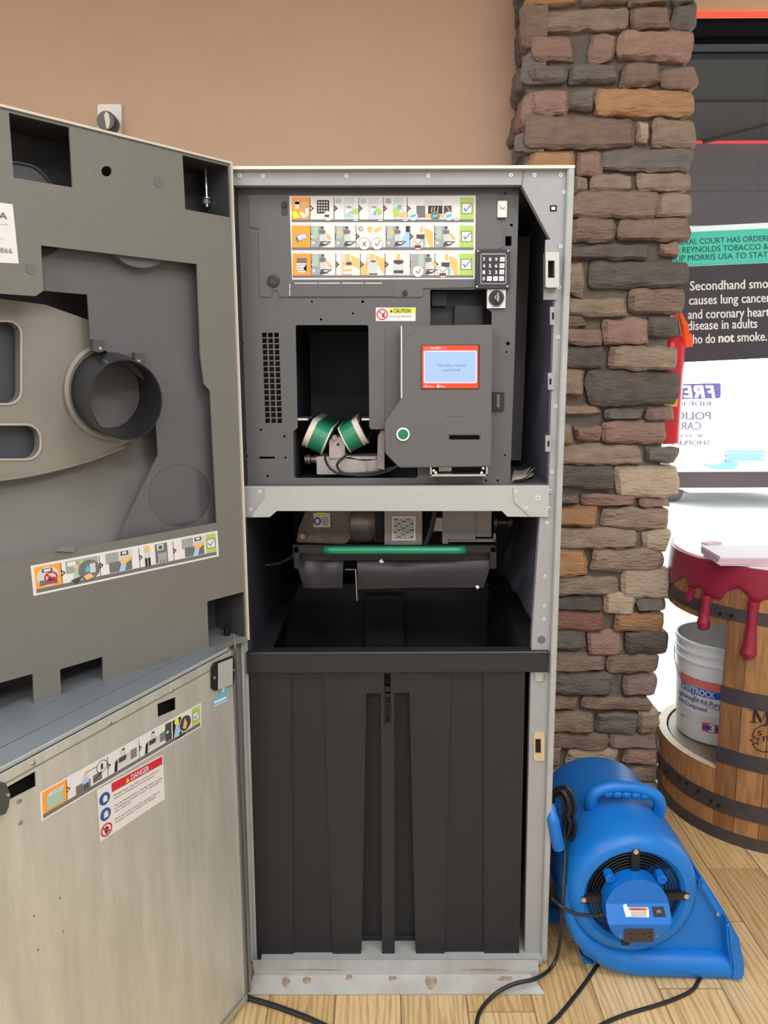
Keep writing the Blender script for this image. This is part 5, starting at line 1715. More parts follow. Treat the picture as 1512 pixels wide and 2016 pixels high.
for y, ss in ((0.30, 'Possible injury: stop before reaching inside the'), (0.36, 'machine or entering any of its moving parts'), (0.50, 'Turn the Standby Switch to "Standby" before servicing'), (0.56, 'and opening the machine or leave it unattended for'), (0.62, 'even a short time'), (0.77, 'Never put hands or tools into openings while the'), (0.83, 'machine is running or before it has stopped')):
    w_ = 0.22 + 0.0145 * len(ss)
    lb.text(LD, ss, 0.22, y, min(0.96, w_), y - 0.036, 0.0012, PI['D'], mp)
for y, k_ in ((0.24, 'N'), (0.54, 'N'), (0.84, 'R')):
    if k_ == 'N':
        lb.disc(LD, 0.095, y, 0.075, 0.0012, PI['N'], mp, ry=0.12)
        lb.poly(LD, [(0.07, y + 0.06), (0.07, y - 0.03), (0.1, y - 0.07), (0.13, y - 0.03), (0.13, y + 0.06)], 0.0016, PI['W'], mp)
    else:
        lb.ring(LD, 0.095, y, 0.08, 0.018, 0.0014, PI['R'], mp, ry=0.125)
        lb.line(LD, 0.04, y - 0.07, 0.15, y + 0.07, 0.02, 0.0014, PI['R'], mp)
        lb.poly(LD, [(0.08, y + 0.08), (0.06, y - 0.03), (0.1, y - 0.07), (0.13, y - 0.02), (0.11, y + 0.08)], 0.0012, PI['D'], mp)
tag(lb.build('danger_label', PM, ld, normals=False), 'white DANGER label with a red header and three round symbols')
m = MB().plate(LD, [LP(x, y) for x, y in ((-20, 1540), (0, 1538), (6, 1552), (9, 1562), (6, 1585), (0, 1598), (-20, 1605))], n0=0.0, n1=0.012, loc=True)
m.lathe(LD, *LP(3, 1561), [(0.003, 0.012), (0.0026, 0.015), (1e-5, 0.0152)], 12, 1)
m.build('latch_block', [pm('latch_grey', (70, 70, 68), 0.45), chrome], ld)

# ================================================================== BIN inside the machine
bin_m = pm('black_polyethylene', (35, 35, 39), 0.5, var=0.08, scale=9, bump=0.08, bscale=260)
bind = pm('black_polyethylene_shaded', (33, 33, 38), 0.55, var=0.08, scale=9)  # same plastic, toned a little darker for shade in the recesses
zr = F.px(765, 1284, 0.012)[1]
zb = 0.036
bn = thing('collection_bin', 'large black plastic collection bin with ribbed front standing inside the machine', 'bin', (0.035, 0.28, 0.034))
B0, B1 = -0.315, 0.372
BD = 0.60
fp = lambda pts, n: [F.px(x, y, n) for x, y in pts]
nf = 0.0
h1 = fp([(573, 1327), (637, 1327), (655, 1883), (578, 1883)], nf)
h2 = fp([(888, 1327), (952, 1327), (953, 1883), (875, 1883)], nf)
h3 = fp([(721, 1365), (750, 1365), (752, 1868), (712, 1868)], nf)
h4 = fp([(776, 1364), (806, 1364), (818, 1868), (777, 1868)], nf)
h5 = fp([(756, 1326), (769, 1326), (770, 1425), (756, 1425)], nf)
ol = fp([(492, 1318), (1034, 1316), (1022, 1886), (955, 1886), (952, 1883), (874, 1883), (872, 1888), (822, 1888), (818, 1868), (806, 1364), (776, 1364), (777, 1868), (777, 1889), (753, 1889), (752, 1868), (750, 1365), (721, 1365), (712, 1868), (708, 1889), (656, 1889), (653, 1883), (580, 1883), (576, 1888), (508, 1888)], nf)
m = MB().plate(F, ol, [h1, h2, h5], n0=nf - 0.006, n1=nf, loc=True)
o = m.build('front_wall', bin_m, bn, bevel=0.0012)
m = MB()
m.plate(F, fp([(570, 1322), (640, 1322), (658, 1884), (575, 1884)], nf - 0.006), n0=nf - 0.012, n1=nf - 0.005, loc=True)
m.plate(F, fp([(885, 1322), (955, 1322), (956, 1884), (872, 1884)], nf - 0.006), n0=nf - 0.012, n1=nf - 0.005, loc=True)
m.plate(F, fp([(715, 1350), (815, 1350), (825, 1872), (705, 1872)], nf - 0.045), n0=nf - 0.051, n1=nf - 0.044, loc=True)
m.build('recessed_panel', bind, bn)
m = MB()
for x0, y0, x1, y1 in ((759, 1352, 769, 1362), (759, 1366, 768, 1372), (758, 1384, 760, 1420), (766, 1384, 768, 1420), (758, 1420, 769, 1426), (757, 1350, 759, 1384)):
    m.pbox(F, x0, y0, x1, y1, nf - 0.02, nf - 0.004)
m.build('latch_clip', blk, bn, bevel=0.0006)
# walls, floor
t_ = 0.008
w = MB()
a_tl, a_tr = F.px(492, 1318, nf)[0], F.px(1034, 1318, nf)[0]
a_bl, a_br = F.px(508, 1886, nf)[0], F.px(1022, 1886, nf)[0]
zt_ = F.px(765, 1318, nf)[1]
for (ta, ba, s) in ((a_tl, a_bl, 1), (a_tr, a_br, -1)):
    v = [F.pt(ba, zb, nf - .006), F.pt(ba, zb, -BD), F.pt(ta, zr - .01, -BD), F.pt(ta, zr - .01, nf - .006)]
    v += [p + Vector((s * t_, 0, 0)) for p in v]
    w.add(v, [(0, 1, 2, 3), (7, 6, 5, 4), (0, 4, 5, 1), (1, 5, 6, 2), (2, 6, 7, 3), (3, 7, 4, 0)])
w.box(F, a_bl, a_br, zb, zb + t_, -BD, nf - 0.04)
w.plate(F, [(a_bl, zb), (a_br, zb), (a_tr, zr - .01), (a_tl, zr - .01)], n0=-BD, n1=-BD + t_, loc=True)
w.box(F, -0.06, 0.055, zb, zr - 0.03, -BD + t_, -BD + 0.05)
w.build('bin_wall', bin_m, bn)
r_ = MB()
o1 = [(B0, 0.012), (B1, 0.012), (B1, -BD - 0.005), (B0, -BD - 0.005)]
i1 = [(B0 + 0.055, -0.024), (B1 - 0.055, -0.024), (B1 - 0.055, -BD + 0.03), (B0 + 0.055, -BD + 0.03)]
TOPF = Frame((0, 0, 0), (1, 0, 0), (0, -1, 0))           # a = X, b = -Y, n = -Z
HH = Frame((0, 0, 0), (1, 0, 0), (0, 1, 0))
flip = lambda L: [(a, -b) for a, b in L]
r_.plate(HH, flip(o1), [flip(i1)], n0=zr - 0.006, n1=zr, loc=True)
zr0 = F.px(765, 1325, 0.012)[1]
r_.box(F, B0, B1, zr0, zr, 0.006, 0.012)
r_.box(F, B0, B0 + 0.006, zr0, zr, -BD, 0.012)
r_.box(F, B1 - 0.006, B1, zr0, zr, -BD, 0.012)
r_.box(F, B0, B1, zr0, zr, -BD - 0.005, -BD)
r_.box(F, B0 + .05, B1 - .05, zr - 0.03, zr - .003, -0.026, -0.02)
r_.build('rim', bin_m, bn, bevel=0.003)

# papers on the shelf of the machine
ppm = pm('creased_paper', (196, 184, 172), 0.8, var=0.06, scale=30)
for i, (P, lab) in enumerate(((((1006, 949), (1048, 943), (1052, 937), (1010, 932)), 'curled paper slip lying lowest on the machine shelf'), (((1008, 946), (1040, 941), (1046, 930), (1012, 926)), 'curled paper slip with a raised tip on the machine shelf'), (((1012, 943), (1046, 946), (1052, 941), (1020, 936)), 'folded paper slip nearest the shelf edge inside the machine'))):
    base = [floor_pt(x, y, zsh + 0.002 + 0.004 * i) for x, y in P]
    m = MB()
    vs = []
    for q in range(9):
        s = q / 8
        for e in (0, 1):
            p = (base[0] * (1 - s) + base[1] * s) if e == 0 else (base[3] * (1 - s) + base[2] * s)
            vs.append(p + Vector((0, 0, 0.016 * s ** 2.5 * (0.5 + 0.5 * i))))
    nv = len(vs)
    vs += [p - Vector((0, 0, 0.0008)) for p in vs]
    fs = []
    for q in range(8):
        fs.append((2 * q, 2 * q + 2, 2 * q + 3, 2 * q + 1))
        fs.append((nv + 2 * q + 1, nv + 2 * q + 3, nv + 2 * q + 2, nv + 2 * q))
        fs.append((2 * q, nv + 2 * q, nv + 2 * q + 2, 2 * q + 2))
        fs.append((2 * q + 1, 2 * q + 3, nv + 2 * q + 3, nv + 2 * q + 1))
    fs += [(0, 1, nv + 1, nv), (16, nv + 16, nv + 17, 17)]
    m.add(vs, fs)
    tag(m.build('paper_slip', ppm), lab, 'paper', 'paper slips on the machine shelf')

# plate with knob on the wall
wp = thing('wall_fixture', 'small white wall plate with a dark round knob above the open door', 'wall fixture', WALL.pw(215, 262, 0.0))
MB().plate(WALL, rnd(192, 205, 239, 275, 4), n0=0.0, n1=0.012).build('back_plate', pm('white_wall_plate', (244, 240, 234), 0.45), wp, bevel=0.002)
a, b = WALL.px(208, 237, 0.06)
RR = 20 * WALL.sc(208, 237, 0.06)
MB().lathe(WALL, a, b, [(RR * .95, 0.012), (RR, 0.03), (RR, 0.055), (RR * .9, 0.06), (1e-5, 0.06)], 32).build('knob', pm('dark_grey_knob', (74, 68, 66), 0.35), wp)
m = MB()
m.plate(WALL, [(a + RR * .8 * math.cos(t) * .45 + RR * .1, b + RR * .86 * math.sin(t)) for t in [math.radians(x) for x in range(-90, 91, 15)]] + [(a - RR * .1, b + RR * .5), (a - RR * .05, b - .0), (a + RR * .0, b - RR * .5)], n0=0.06, n1=0.062, loc=True)
m.build('knob_pointer', pm('cream_knob_face', (226, 216, 200), 0.4), wp)

# ================================================================== AIR MOVER
blue = pm('royal_blue_plastic', (16, 112, 196), 0.4, var=0.10, scale=7, bump=0.06, bscale=300, spec=0.45)
blue2 = pm('motor_cover_blue', (10, 108, 200), 0.35, var=0.05, scale=12)
bkw = pm('black_wire_grille', (20, 20, 22), 0.4)
am = thing('air_mover', 'bright blue plastic air mover with a black grille on the floor beside the machine', 'blower', (0.64, 0.12, 0))
AF = Frame((0, -0.06, 0), (1, 0, 0), (0, 0, 1))           # front plane of the collar
ac, ab = AF.px(1250, 1768)
RO = 0.158
body = MB()
P = [(0.110, -0.10), (0.110, -0.02), (0.112, -0.009), (0.121, 0.0), (0.133, 0.0), (0.146, -0.008), (0.155, -0.026), (RO, -0.055), (RO, -0.12), (RO, -0.375), (0.150, -0.392), (0.13, -0.40), (1e-4, -0.40)]
body.lathe(AF, ac, ab, P, 56)
duct = [AF.px(x, y, -0.03) for x, y in ((1112, 1800), (1122, 1838), (1150, 1880), (1190, 1908), (1240, 1924), (1300, 1930), (1455, 1936), (1464, 1926), (1455, 1852), (1420, 1792), (1386, 1737), (1340, 1700))]
duct = [(a, max(b, 0.013)) for a, b in duct]
body.plate(AF, duct, n0=-0.385, n1=-0.030, loc=True)
ob = body.build('body', blue, am, bevel=0.008, sharp=40)
m = MB()
_p = spl([AF.pw(x, y, -0.03) for x, y in ((1118, 1740), (1120, 1790), (1142, 1838), (1186, 1873), (1240, 1888), (1310, 1892), (1380, 1894), (1440, 1896))])
m.tube(_p, [0.008 + 0.026 * min(1, i / 22) for i in range(len(_p))], 18)
m.build('lower_scroll', blue, am, sharp=60)
# outlet flange
fl_o = [AF.px(x, y, -0.018) for x, y in ((1378, 1728), (1388, 1735), (1424, 1790), (1457, 1850), (1467, 1905), (1466, 1930), (1456, 1938), (1440, 1936), (1443, 1905), (1436, 1856), (1408, 1800), (1376, 1745))]
fl_o = [(a, max(b, 0.012)) for a, b in fl_o]
MB().plate(AF, fl_o, n0=-0.39, n1=-0.018, loc=True).build('outlet_flange', blue, am, bevel=0.005)
_q = [AF.px(x, y, 0.008) for x, y in ((1430, 1812), (1457, 1850), (1467, 1905), (1466, 1930), (1456, 1938), (1438, 1936), (1441, 1905), (1434, 1860))]
MB().plate(AF, [(a, max(b, 0.011)) for a, b in _q], n0=-0.05, n1=0.008, loc=True).build('flange_lip', blue, am, bevel=0.005)
MB().lathe(AF, *AF.px(1414, 1799, -0.018), [(0.005, -0.019), (0.0045, -0.0155), (1e-5, -0.015)], 14).build('screw', chrome, am)
# handle
hw = []
hp0 = [(1166, 1600, 0.16), (1163, 1578, 0.145), (1172, 1560, 0.14), (1200, 1550, 0.14), (1236, 1550, 0.14), (1270, 1556, 0.14), (1292, 1568, 0.14), (1299, 1586, 0.145), (1294, 1606, 0.16)]
hw = spl([AF.pw(x, y, -z) for x, y, z in hp0], 5)
MB().tube(hw, [0.0175 - 0.003 * math.sin(math.pi * i / (len(hw) - 1)) for i in range(len(hw))], 14).build('handle', blue, am, sharp=80)
m = MB()
for x in (1196, 1214, 1232, 1250, 1268):
    FB = Frame(AF.pw(x, 1558.5 + (x - 1196) * 0.06, -0.14), (0, 1, 0), (0, 0, 1))
    MB().lathe(FB, 0, 0, [(1e-4, -0.012), (0.011, -0.011), (0.014, -0.006), (0.014, 0.006), (0.011, 0.011), (1e-4, 0.012)], 16).build('finger_grip', blue, am, sharp=80)
# grille
m = MB()
gn = -0.012
for r_ in (0.106, 0.0985, 0.091, 0.0835, 0.076):
    m = MB().tube([AF.pt(ac + r_ * math.cos(t), ab + r_ * math.sin(t), gn) for t in [2 * math.pi * i / 48 for i in range(48)]], 0.0016, 6, closed=True)
    m.build('grille_ring', bkw, am)
MB().cyl(AF, ac, ab, 0.109, -0.11, -0.06, 32).build('impeller_void', vbl, am)
for ang, sc_ in ((92, 1), (182, 1), (2, 1), (-98, 1)):
    t = math.radians(ang)
    G = Frame(AF.pt(ac, ab, 0), (math.cos(t), 0, math.sin(t)), (-math.sin(t), 0, math.cos(t)))
    q = MB().box(G, 0.070, 0.127, -0.010, 0.010, -0.014, 0.001)
    gl_ = q.build('grille_bracket', blk, am, bevel=0.0015)
    if ang != -98:
        MB().lathe(G, 0.120, 0, [(0.0062, 0.001), (0.0058, 0.003), (0.003, 0.0036), (1e-5, 0.002)], 14).build('screw', pm('brass_screw', (206, 192, 160), 0.35, 0.6), gl_)
# motor cover: domed upper half, slanted control face, lower face with sockets
mcx, mcz = AF.px(1254, 1790, 0.03)
r1 = 0.074
cov = MB()
pts = []
K = 40
rim0, rim1 = [], []
for i in range(K):
    t = 2 * math.pi * i / K
    rim0.append((mcx + r1 * math.cos(t), mcz + r1 * 1.02 * math.sin(t)))
def hgt(x, z):
    d = (z - mcz) / r1
    if d > 0.20:
        return 0.030
    if d > -0.28:
        return 0.030 + (0.20 - d) / 0.48 * 0.024
    return 0.054 - (-0.28 - d) * 0.012
ys = [1.0, 0.97, 0.92, 0.8, 0.65, 0.5, 0.3, 0.21, 0.19, -0.1, -0.27, -0.29, -0.4, -0.55, -0.7, -0.82, -0.92, -0.98, -1.0]
vs, fs = [], []
for d in ys:
    hwid = math.sqrt(max(0, 1 - d * d)) * r1 * (1.0)
    if -0.30 < d < 0.2:
        hwid = max(hwid, r1 * 0.94)
    for i in range(9):
        q = -1 + 2 * i / 8
        x, z = mcx + q * max(hwid, 0.002), mcz + d * r1 * 1.02
        vs.append(AF.pt(x, z, hgt(x, z)))
for j in range(len(ys) - 1):
    for i in range(8):
        fs.append((j * 9 + i, j * 9 + i + 1, j * 9 + 10 + i, j * 9 + 9 + i))
rim = [i for i in range(9)] + [j * 9 + 8 for j in range(1, len(ys))] + [(len(ys) - 1) * 9 + i for i in range(7, -1, -1)] + [j * 9 for j in range(len(ys) - 2, 0, -1)]
o_n = len(vs)
for q in rim:
    p = vs[q].copy()
    p.y = -0.06 + 0.012
    vs.append(p)
for i in range(len(rim)):
    fs.append((rim[i], rim[(i + 1) % len(rim)], o_n + (i + 1) % len(rim), o_n + i))
cov.add(vs, fs)
mc = cov.build('motor_cover', blue2, am, sharp=20)
for x, y in ((1201, 1729), (1303, 1731)):
    a, b = AF.px(x, y, 0.01)
    m = MB().lathe(AF, a, b, [(0.0115, -0.012), (0.011, 0.012), (0.006, 0.013), (0.005, 0.009), (1e-5, 0.009)], 18)
    m.build('cover_lug', blue2, mc)
# control face frame (tilted)
Bot = AF.pt(mcx, mcz - 0.28 * r1 * 1.02, 0.054)
Top = AF.pt(mcx, mcz + 0.20 * r1 * 1.02, 0.030)
CFc = Frame(Top, (1, 0, 0), Top - Bot)
m = MB()
m.plate(CFc, [(1227, 1786), (1274, 1786), (1277, 1790), (1278, 1806), (1232, 1805)], n0=0.0, n1=0.0008)
m.poly(CFc, [(1239, 1786.5), (1272, 1787), (1275, 1790), (1274, 1793), (1241, 1793)], 0.001, 1)
m.text(CFc, 'WARNING', 1236, 1792.3, 1269, 1788, 0.0014, 2, bold=0.01)
for i in range(4):
    m.rect(CFc, 1242, 1795 + 2.6 * i, 1273, 1796.6 + 2.6 * i, 0.001, 3)
m.poly(CFc, [(1226, 1782), (1233, 1779), (1243, 1804), (1233, 1806)], 0.0018, 0)
tag(m.build('warning_sticker', [pm('torn_white_sticker', (232, 226, 222), 0.6), pm('warning_orange', (238, 106, 76), 0.5), PAL['D'][1], pm('sticker_grey_text', (150, 146, 144), 0.6)], mc, normals=False), 'torn orange and white WARNING sticker')
m = MB().plate(CFc, [(1283, 1785), (1306, 1785), (1311, 1805), (1288, 1805)], n0=0.0, n1=0.002)
sw = m.build('rocker_switch', blk, mc)
m = MB().plate(CFc, [(1290, 1790), (1304, 1790), (1306, 1800), (1291, 1800)], n0=0.002, n1=0.004)
m.rect(CFc, 1294, 1792, 1296, 1797, 0.0043, 1)
m.rect(CFc, 1298, 1792, 1300, 1797, 0.0043, 1)
m.build('rocker', [pm('rocker_grey', (50, 50, 54), 0.35), pm('rocker_mark', (170, 170, 170), 0.5)], sw)
LoT = AF.pt(mcx, mcz - 0.29 * r1 * 1.02, 0.054)
LoB = AF.pt(mcx, mcz - 0.97 * r1 * 1.02, 0.054 - 0.68 * 0.012)
LF = Frame(LoT, (1, 0, 0), LoT - LoB)
m = MB().plate(LF, rnd(1229, 1830, 1287, 1855, 2), n0=-0.001, n1=0.0018)
for x, y, w_ in ((1237, 1837, 8), (1240, 1847, 6), (1266, 1838, 6), (1276, 1844, 6), (1252, 1842, 4), (1278, 1836, 5)):
    m.rect(LF, x, y, x + w_, y + 1.6, 0.0021, 1)
m.build('outlet_socket', [pm('brown_black_socket', (58, 52, 50), 0.4), vbl], mc)
for x in (1221, 1293):
    MB().lathe(LF, *LF.px(x, 1842), [(0.004, -0.001), (0.0036, 0.002), (1e-5, 0.001)], 12).build('screw', steel, mc)
# cord
cpl = spl([AF.pw(1196, 1801, 0.012), AF.pw(1160, 1802, 0.016), AF.pw(1128, 1797, 0.012), AF.pw(1100, 1780, 0.0), AF.pw(1088, 1768, -0.03)])
m = MB().tube(cpl, 0.0042, 8)
m.tube([AF.pw(1202, 1797, 0.01), AF.pw(1180, 1801, 0.014)], [0.008, 0.006], 10)
# wound loops on the hook
for i, (x0, x1, y0, y1, nn) in enumerate(((1086, 1134, 1548, 1668, -0.10), (1084, 1128, 1552, 1660, -0.12), (1082, 1122, 1556, 1655, -0.09), (1083, 1118, 1560, 1664, -0.13), (1080, 1126, 1550, 1650, -0.11), (1081, 1112, 1565, 1648, -0.10))):
    cx_, cy_ = (x0 + x1) / 2, (y0 + y1) / 2
    L = []
    for k in range(28):
        t = 2 * math.pi * k / 28
        px_ = cx_ + (x1 - x0) / 2 * math.cos(t) * (1.0 if math.sin(t) < 0 else 0.75) + (6 if math.sin(t) > 0 else 0)
        py_ = cy_ + (y1 - y0) / 2 * math.sin(t)
        L.append(AF.pw(px_, py_, nn + 0.02 * math.cos(t)))
    m.tube(L, 0.0042, 8, closed=True)
dr = [AF.pw(1120, 1560, -0.09), AF.pw(1111, 1620, -0.085), AF.pw(1113, 1680, -0.06), AF.pw(1110, 1740, -0.02), AF.pw(1106, 1800, 0.0)]
dr += [floor_pt(1100, 1868, 0.06), floor_pt(1086, 1904, 0.020), floor_pt(1056, 1926, 0.030), floor_pt(1010, 1938, 0.029), floor_pt(974, 1958, 0.012), floor_pt(946, 1990, 0.006), floor_pt(938, 2030, 0.006), floor_pt(950, 2090, 0.006), floor_pt(1010, 2260, 0.006), floor_pt(1040, 2500, 0.006)]
m.tube(spl(dr), 0.0046, 8)
m.build('power_cord', pm('black_rubber_cord', (30, 30, 32), 0.45), am)
MB().tube(spl([AF.pw(1083, 1585, -0.07), AF.pw(1088, 1610, -0.05), AF.pw(1094, 1640, -0.045), AF.pw(1100, 1668, -0.05)]), [0.012] * 6 + [0.0145] * 6 + [0.015] * 7, 14).build('cord_hook', blue, am, sharp=80)
MB().plate(AF, [AF.px(x, y, -0.2) for x, y in ((1062, 1800), (1100, 1790), (1110, 1860), (1062, 1850))], n0=-0.24, n1=-0.2, loc=True).build('side_bracket', blue, am, bevel=0.004)
q = [AF.px(x, y, -0.05) for x, y in ((1143, 1880), (1172, 1900), (1150, 1920))]
MB().plate(AF, [(a, max(b, 0.002)) for a, b in q], n0=-0.36, n1=-0.05, loc=True).build('foot', blue, am, bevel=0.003)
for fx, fy in ((0.60, 0.0), (0.80, 0.0), (0.60, 0.27), (0.80, 0.27)):
    MB().box(WORLD, fx - 0.02, fx + 0.02, fy, fy + 0.03, 0.001, 0.016).build('rubber_foot', blk, am)
for lab, P in (('black cable curving out from under the outlet of the blue air mover', [(1390, 1905), (1376, 1930), (1362, 1950), (1330, 1966), (1290, 1980), (1230, 1998), (1180, 2020), (1140, 2050), (1100, 2160), (1110, 2400)]),
               ('black cable running out from under the left foot of the blue air mover', [(1190, 1880), (1168, 1912), (1150, 1938), (1125, 1970), (1100, 2000), (1060, 2045), (1000, 2180), (990, 2450)]),
               ('thick black cable running out from under the lower door hinge', [(472, 1955), (490, 1965), (540, 1980), (600, 2002), (640, 2020), (700, 2050), (790, 2160), (830, 2420)])):
    tk = 0.0062 if 'thick' in lab else 0.0045
    tag(MB().tube(spl([floor_pt(x, y, tk) for x, y in P]), tk, 10).build('power_cable', MATS['black_rubber_cord']), lab, 'cable', 'black cables on the floor')

# ================================================================== BARREL TABLE
BX, BY, BH = 1.27, 0.735, 0.87
oak = [pm('barrel_oak_' + n_, c1, 0.5, rgb2=c2, scale=16, stretch=(4, 4, 0.5), rand=0.10, bump=0.2, bscale=40) for n_, c1, c2 in (('amber', (128, 84, 48), (180, 128, 80)), ('brown', (108, 72, 44), (158, 110, 68)), ('honey', (140, 96, 56), (190, 140, 90)))]
hoop_m = pm('dark_hoop_steel', (76, 70, 74), 0.45, 0.3, var=0.15, scale=25)
bt = thing('barrel_table', 'oak barrel table with a cut-out side and dripping red wax over its top edge', 'barrel', (BX, BY, 0))


def brad(z):
    return 0.322 + 0.016 * math.sin(math.pi * min(1, max(0, z / BH)))


def bpt(th, z, off=0.0):
    r_ = brad(z) + off
    return Vector((BX - r_ * math.sin(th), BY - r_ * math.cos(th), z))   # th = 0 faces the room, positive to the left


def bhit(px, py, off=0.0):
    d = ray(px, py)
    z = 0.4
    for _ in range(12):
        r_ = brad(z) + off
        ox, oy = CAM.x - BX, CAM.y - BY
        A = d.x * d.x + d.y * d.y
        Bq = ox * d.x + oy * d.y
        Cq = ox * ox + oy * oy - r_ * r_
        disc = Bq * Bq - A * Cq
        t = (-Bq - math.sqrt(max(0, disc))) / A
        z = CAM.z + d.z * t
    p = CAM + d * t
    return math.atan2(-(p.x - BX), -(p.y - BY)), z


CUT0, CUT1, CZ0, CZ1 = bhit(1416, 1400)[0], math.radians(172), 0.232, 0.690
th = CUT0
bounds = [th]
rb = random.Random(3)
while th > CUT0 - 2 * math.pi + 0.20:
    th -= math.radians(rb.uniform(9.5, 15))
    bounds.append(th)
if bounds[-1] < CUT0 - 2 * math.pi + 0.08:
    bounds.pop()
bounds.append(CUT0 - 2 * math.pi)


def stave(t0, t1, z0, z1, mat):
    m = MB()
    g = 0.0022
    t0, t1 = t0 - g, t1 + g
    K, J = max(3, int((z1 - z0) / 0.1) + 1), 2
    vs, fs = [], []
    for off in (0.0, -0.024):
        for j in range(K + 1):
            z = z0 + (z1 - z0) * j / K
            for i in range(J + 1):
                s = i / J
                vs.append(bpt(t0 + (t1 - t0) * s, z, off - (0.0012 if off == 0 and i in (0, J) else 0)))
    W = J + 1
    N = (K + 1) * W
    for j in range(K):
        for i in range(J):
            fs.append((j * W + i, j * W + i + 1, (j + 1) * W + i + 1, (j + 1) * W + i))
            fs.append((N + j * W + i, N + (j + 1) * W + i, N + (j + 1) * W + i + 1, N + j * W + i + 1))
    rim = [i for i in range(W)] + [j * W + J for j in range(1, K + 1)] + [K * W + i for i in range(J - 1, -1, -1)] + [j * W for j in range(K - 1, 0, -1)]
    for i in range(len(rim)):
        a, b = rim[i], rim[(i + 1) % len(rim)]
        fs.append((a, b, N + b, N + a))
    return m.add(vs, fs).build('stave', mat, bt)


for i in range(len(bounds) - 1):
    t0, t1 = bounds[i], bounds[i + 1]
    mid = ((t0 + t1) / 2 + 2 * math.pi) % (2 * math.pi)
    cut = CUT0 < mid < CUT1
    mt = oak[rb.randrange(3)]
    if cut:
        stave(t0, t1, 0.0, CZ0, mt)
        stave(t0, t1, CZ1, BH, oak[rb.randrange(3)])
    else:
        stave(t0, t1, 0.0, BH, mt)


def hoop(z0, z1, a0=0.0, a1=2 * math.pi):
    m = MB()
    full = abs(a1 - a0 - 2 * math.pi) < 1e-3
    K = 64
    vs, fs = [], []
    for z, off in ((z0, 0.0), (z0, 0.003), (z1, 0.003), (z1, 0.0)):
        for i in range(K + (0 if full else 1)):
            vs.append(bpt(a0 + (a1 - a0) * i / K, z, off))
    k = K + (0 if full else 1)
    for j in range(4):
        j2 = (j + 1) % 4
        for i in range(K):
            fs.append((j * k + i, j * k + (i + 1) % k, j2 * k + (i + 1) % k, j2 * k + i))
    return m.add(vs, fs).build('hoop', hoop_m, bt)


def bz(y, x=1500):
    return bhit(x, y)[1]


hoop(bz(1232), bz(1207))
hoop(bz(1399), bz(1368), CUT1 - 2 * math.pi, CUT0)
hoop(bz(1522), bz(1492), CUT1 - 2 * math.pi, CUT0)
hoop(bz(1622), bz(1590))
hoop(0.0, bz(1655))
m = MB()
for x, y in ((1313, 1519), (1337, 1532), (1352, 1543), (1375, 1558), (1400, 1577), (1415, 1586), (1418, 1208), (1440, 1212)):
    t_, z_ = bhit(x, y, 0.003)
    p, q = bpt(t_, z_, 0.002), bpt(t_, z_, 0.006)
    MB().tube([p, q], 0.006, 8).build('hoop_nail', blk, bt)
tag(MB().cyl(WORLD, BX, BY, 0.302, 0.2, 0.229, 48).build('lower_deck', pm('worn_grey_deck', (136, 122, 108), 0.5, var=0.08, scale=12), bt), 'worn grey-brown round deck inside the cut-out')
# end grain along the cut
m = MB()
K = 40
vs, fs = [], []
for i in range(K + 1):
    t = CUT0 + (CUT1 - CUT0) * i / K
    for off in (-0.026, 0.001):
        vs.append(bpt(t, CZ0 + 0.0015, off))
for i in range(K):
    fs.append((2 * i, 2 * i + 1, 2 * i + 3, 2 * i + 2))
m.add(vs, fs)
m.build('cut_edge', pm('pale_end_grain', (206, 190, 168), 0.6, var=0.10, scale=40), bt, normals=False)
m = MB().cyl(WORLD, BX, BY, 0.3215, BH - 0.006, BH + 0.008, 64)
m.build('table_top', pm('glare_white_top', (240, 238, 236), 0.3), bt, bevel=0.002)  # white colour stands for sky glare on the barrel top
# wax: a coat with a scalloped hem, and drips that swell at the end
wax = pm('red_sealing_wax', (146, 34, 60), 0.36, var=0.06, scale=8)
hem = [(1318, 1150), (1327, 1143), (1346, 1138), (1353, 1146), (1352, 1160), (1364, 1160), (1372, 1157), (1378, 1158), (1384, 1172), (1400, 1180), (1414, 1182), (1433, 1164), (1452, 1159), (1469, 1172), (1476, 1186), (1495, 1188), (1504, 1182), (1540, 1178)]
hm = sorted([bhit(x, y, 0.008) for x, y in hem])


def hemz(t):
    t = (t + math.pi) % (2 * math.pi) - math.pi
    if t < hm[0][0] or t > hm[-1][0]:
        return hm[0][1] * 0 + BH - 0.085 + 0.02 * math.sin(9 * t) + 0.012 * math.sin(17 * t + 1)
    for i in range(len(hm) - 1):
        if hm[i][0] <= t <= hm[i + 1][0]:
            f_ = (t - hm[i][0]) / max(1e-6, hm[i + 1][0] - hm[i][0])
            f_ = f_ * f_ * (3 - 2 * f_)
            return hm[i][1] * (1 - f_) + hm[i + 1][1] * f_


m = MB()
K, J = 220, 8
vs, fs = [], []
prof_o = []
for i in range(K):
    t = 2 * math.pi * i / K
    zh = hemz(t)
    for j in range(J + 1):
        s = j / J
        z = (BH + 0.004) * (1 - s) + zh * s
        off = 0.0095 if j < J else 0.001
        if j == J - 1:
            off = 0.0085
        vs.append(bpt(t, z, off))
    vs.append(bpt(t, BH + 0.0045, -0.004))
W = J + 2
for i in range(K):
    i2 = (i + 1) % K
    for j in range(J):
        fs.append((i * W + j, i2 * W + j, i2 * W + j + 1, i * W + j + 1))
    fs.append((i * W + J + 1, i2 * W + J + 1, i2 * W, i * W))
m.add(vs, fs)


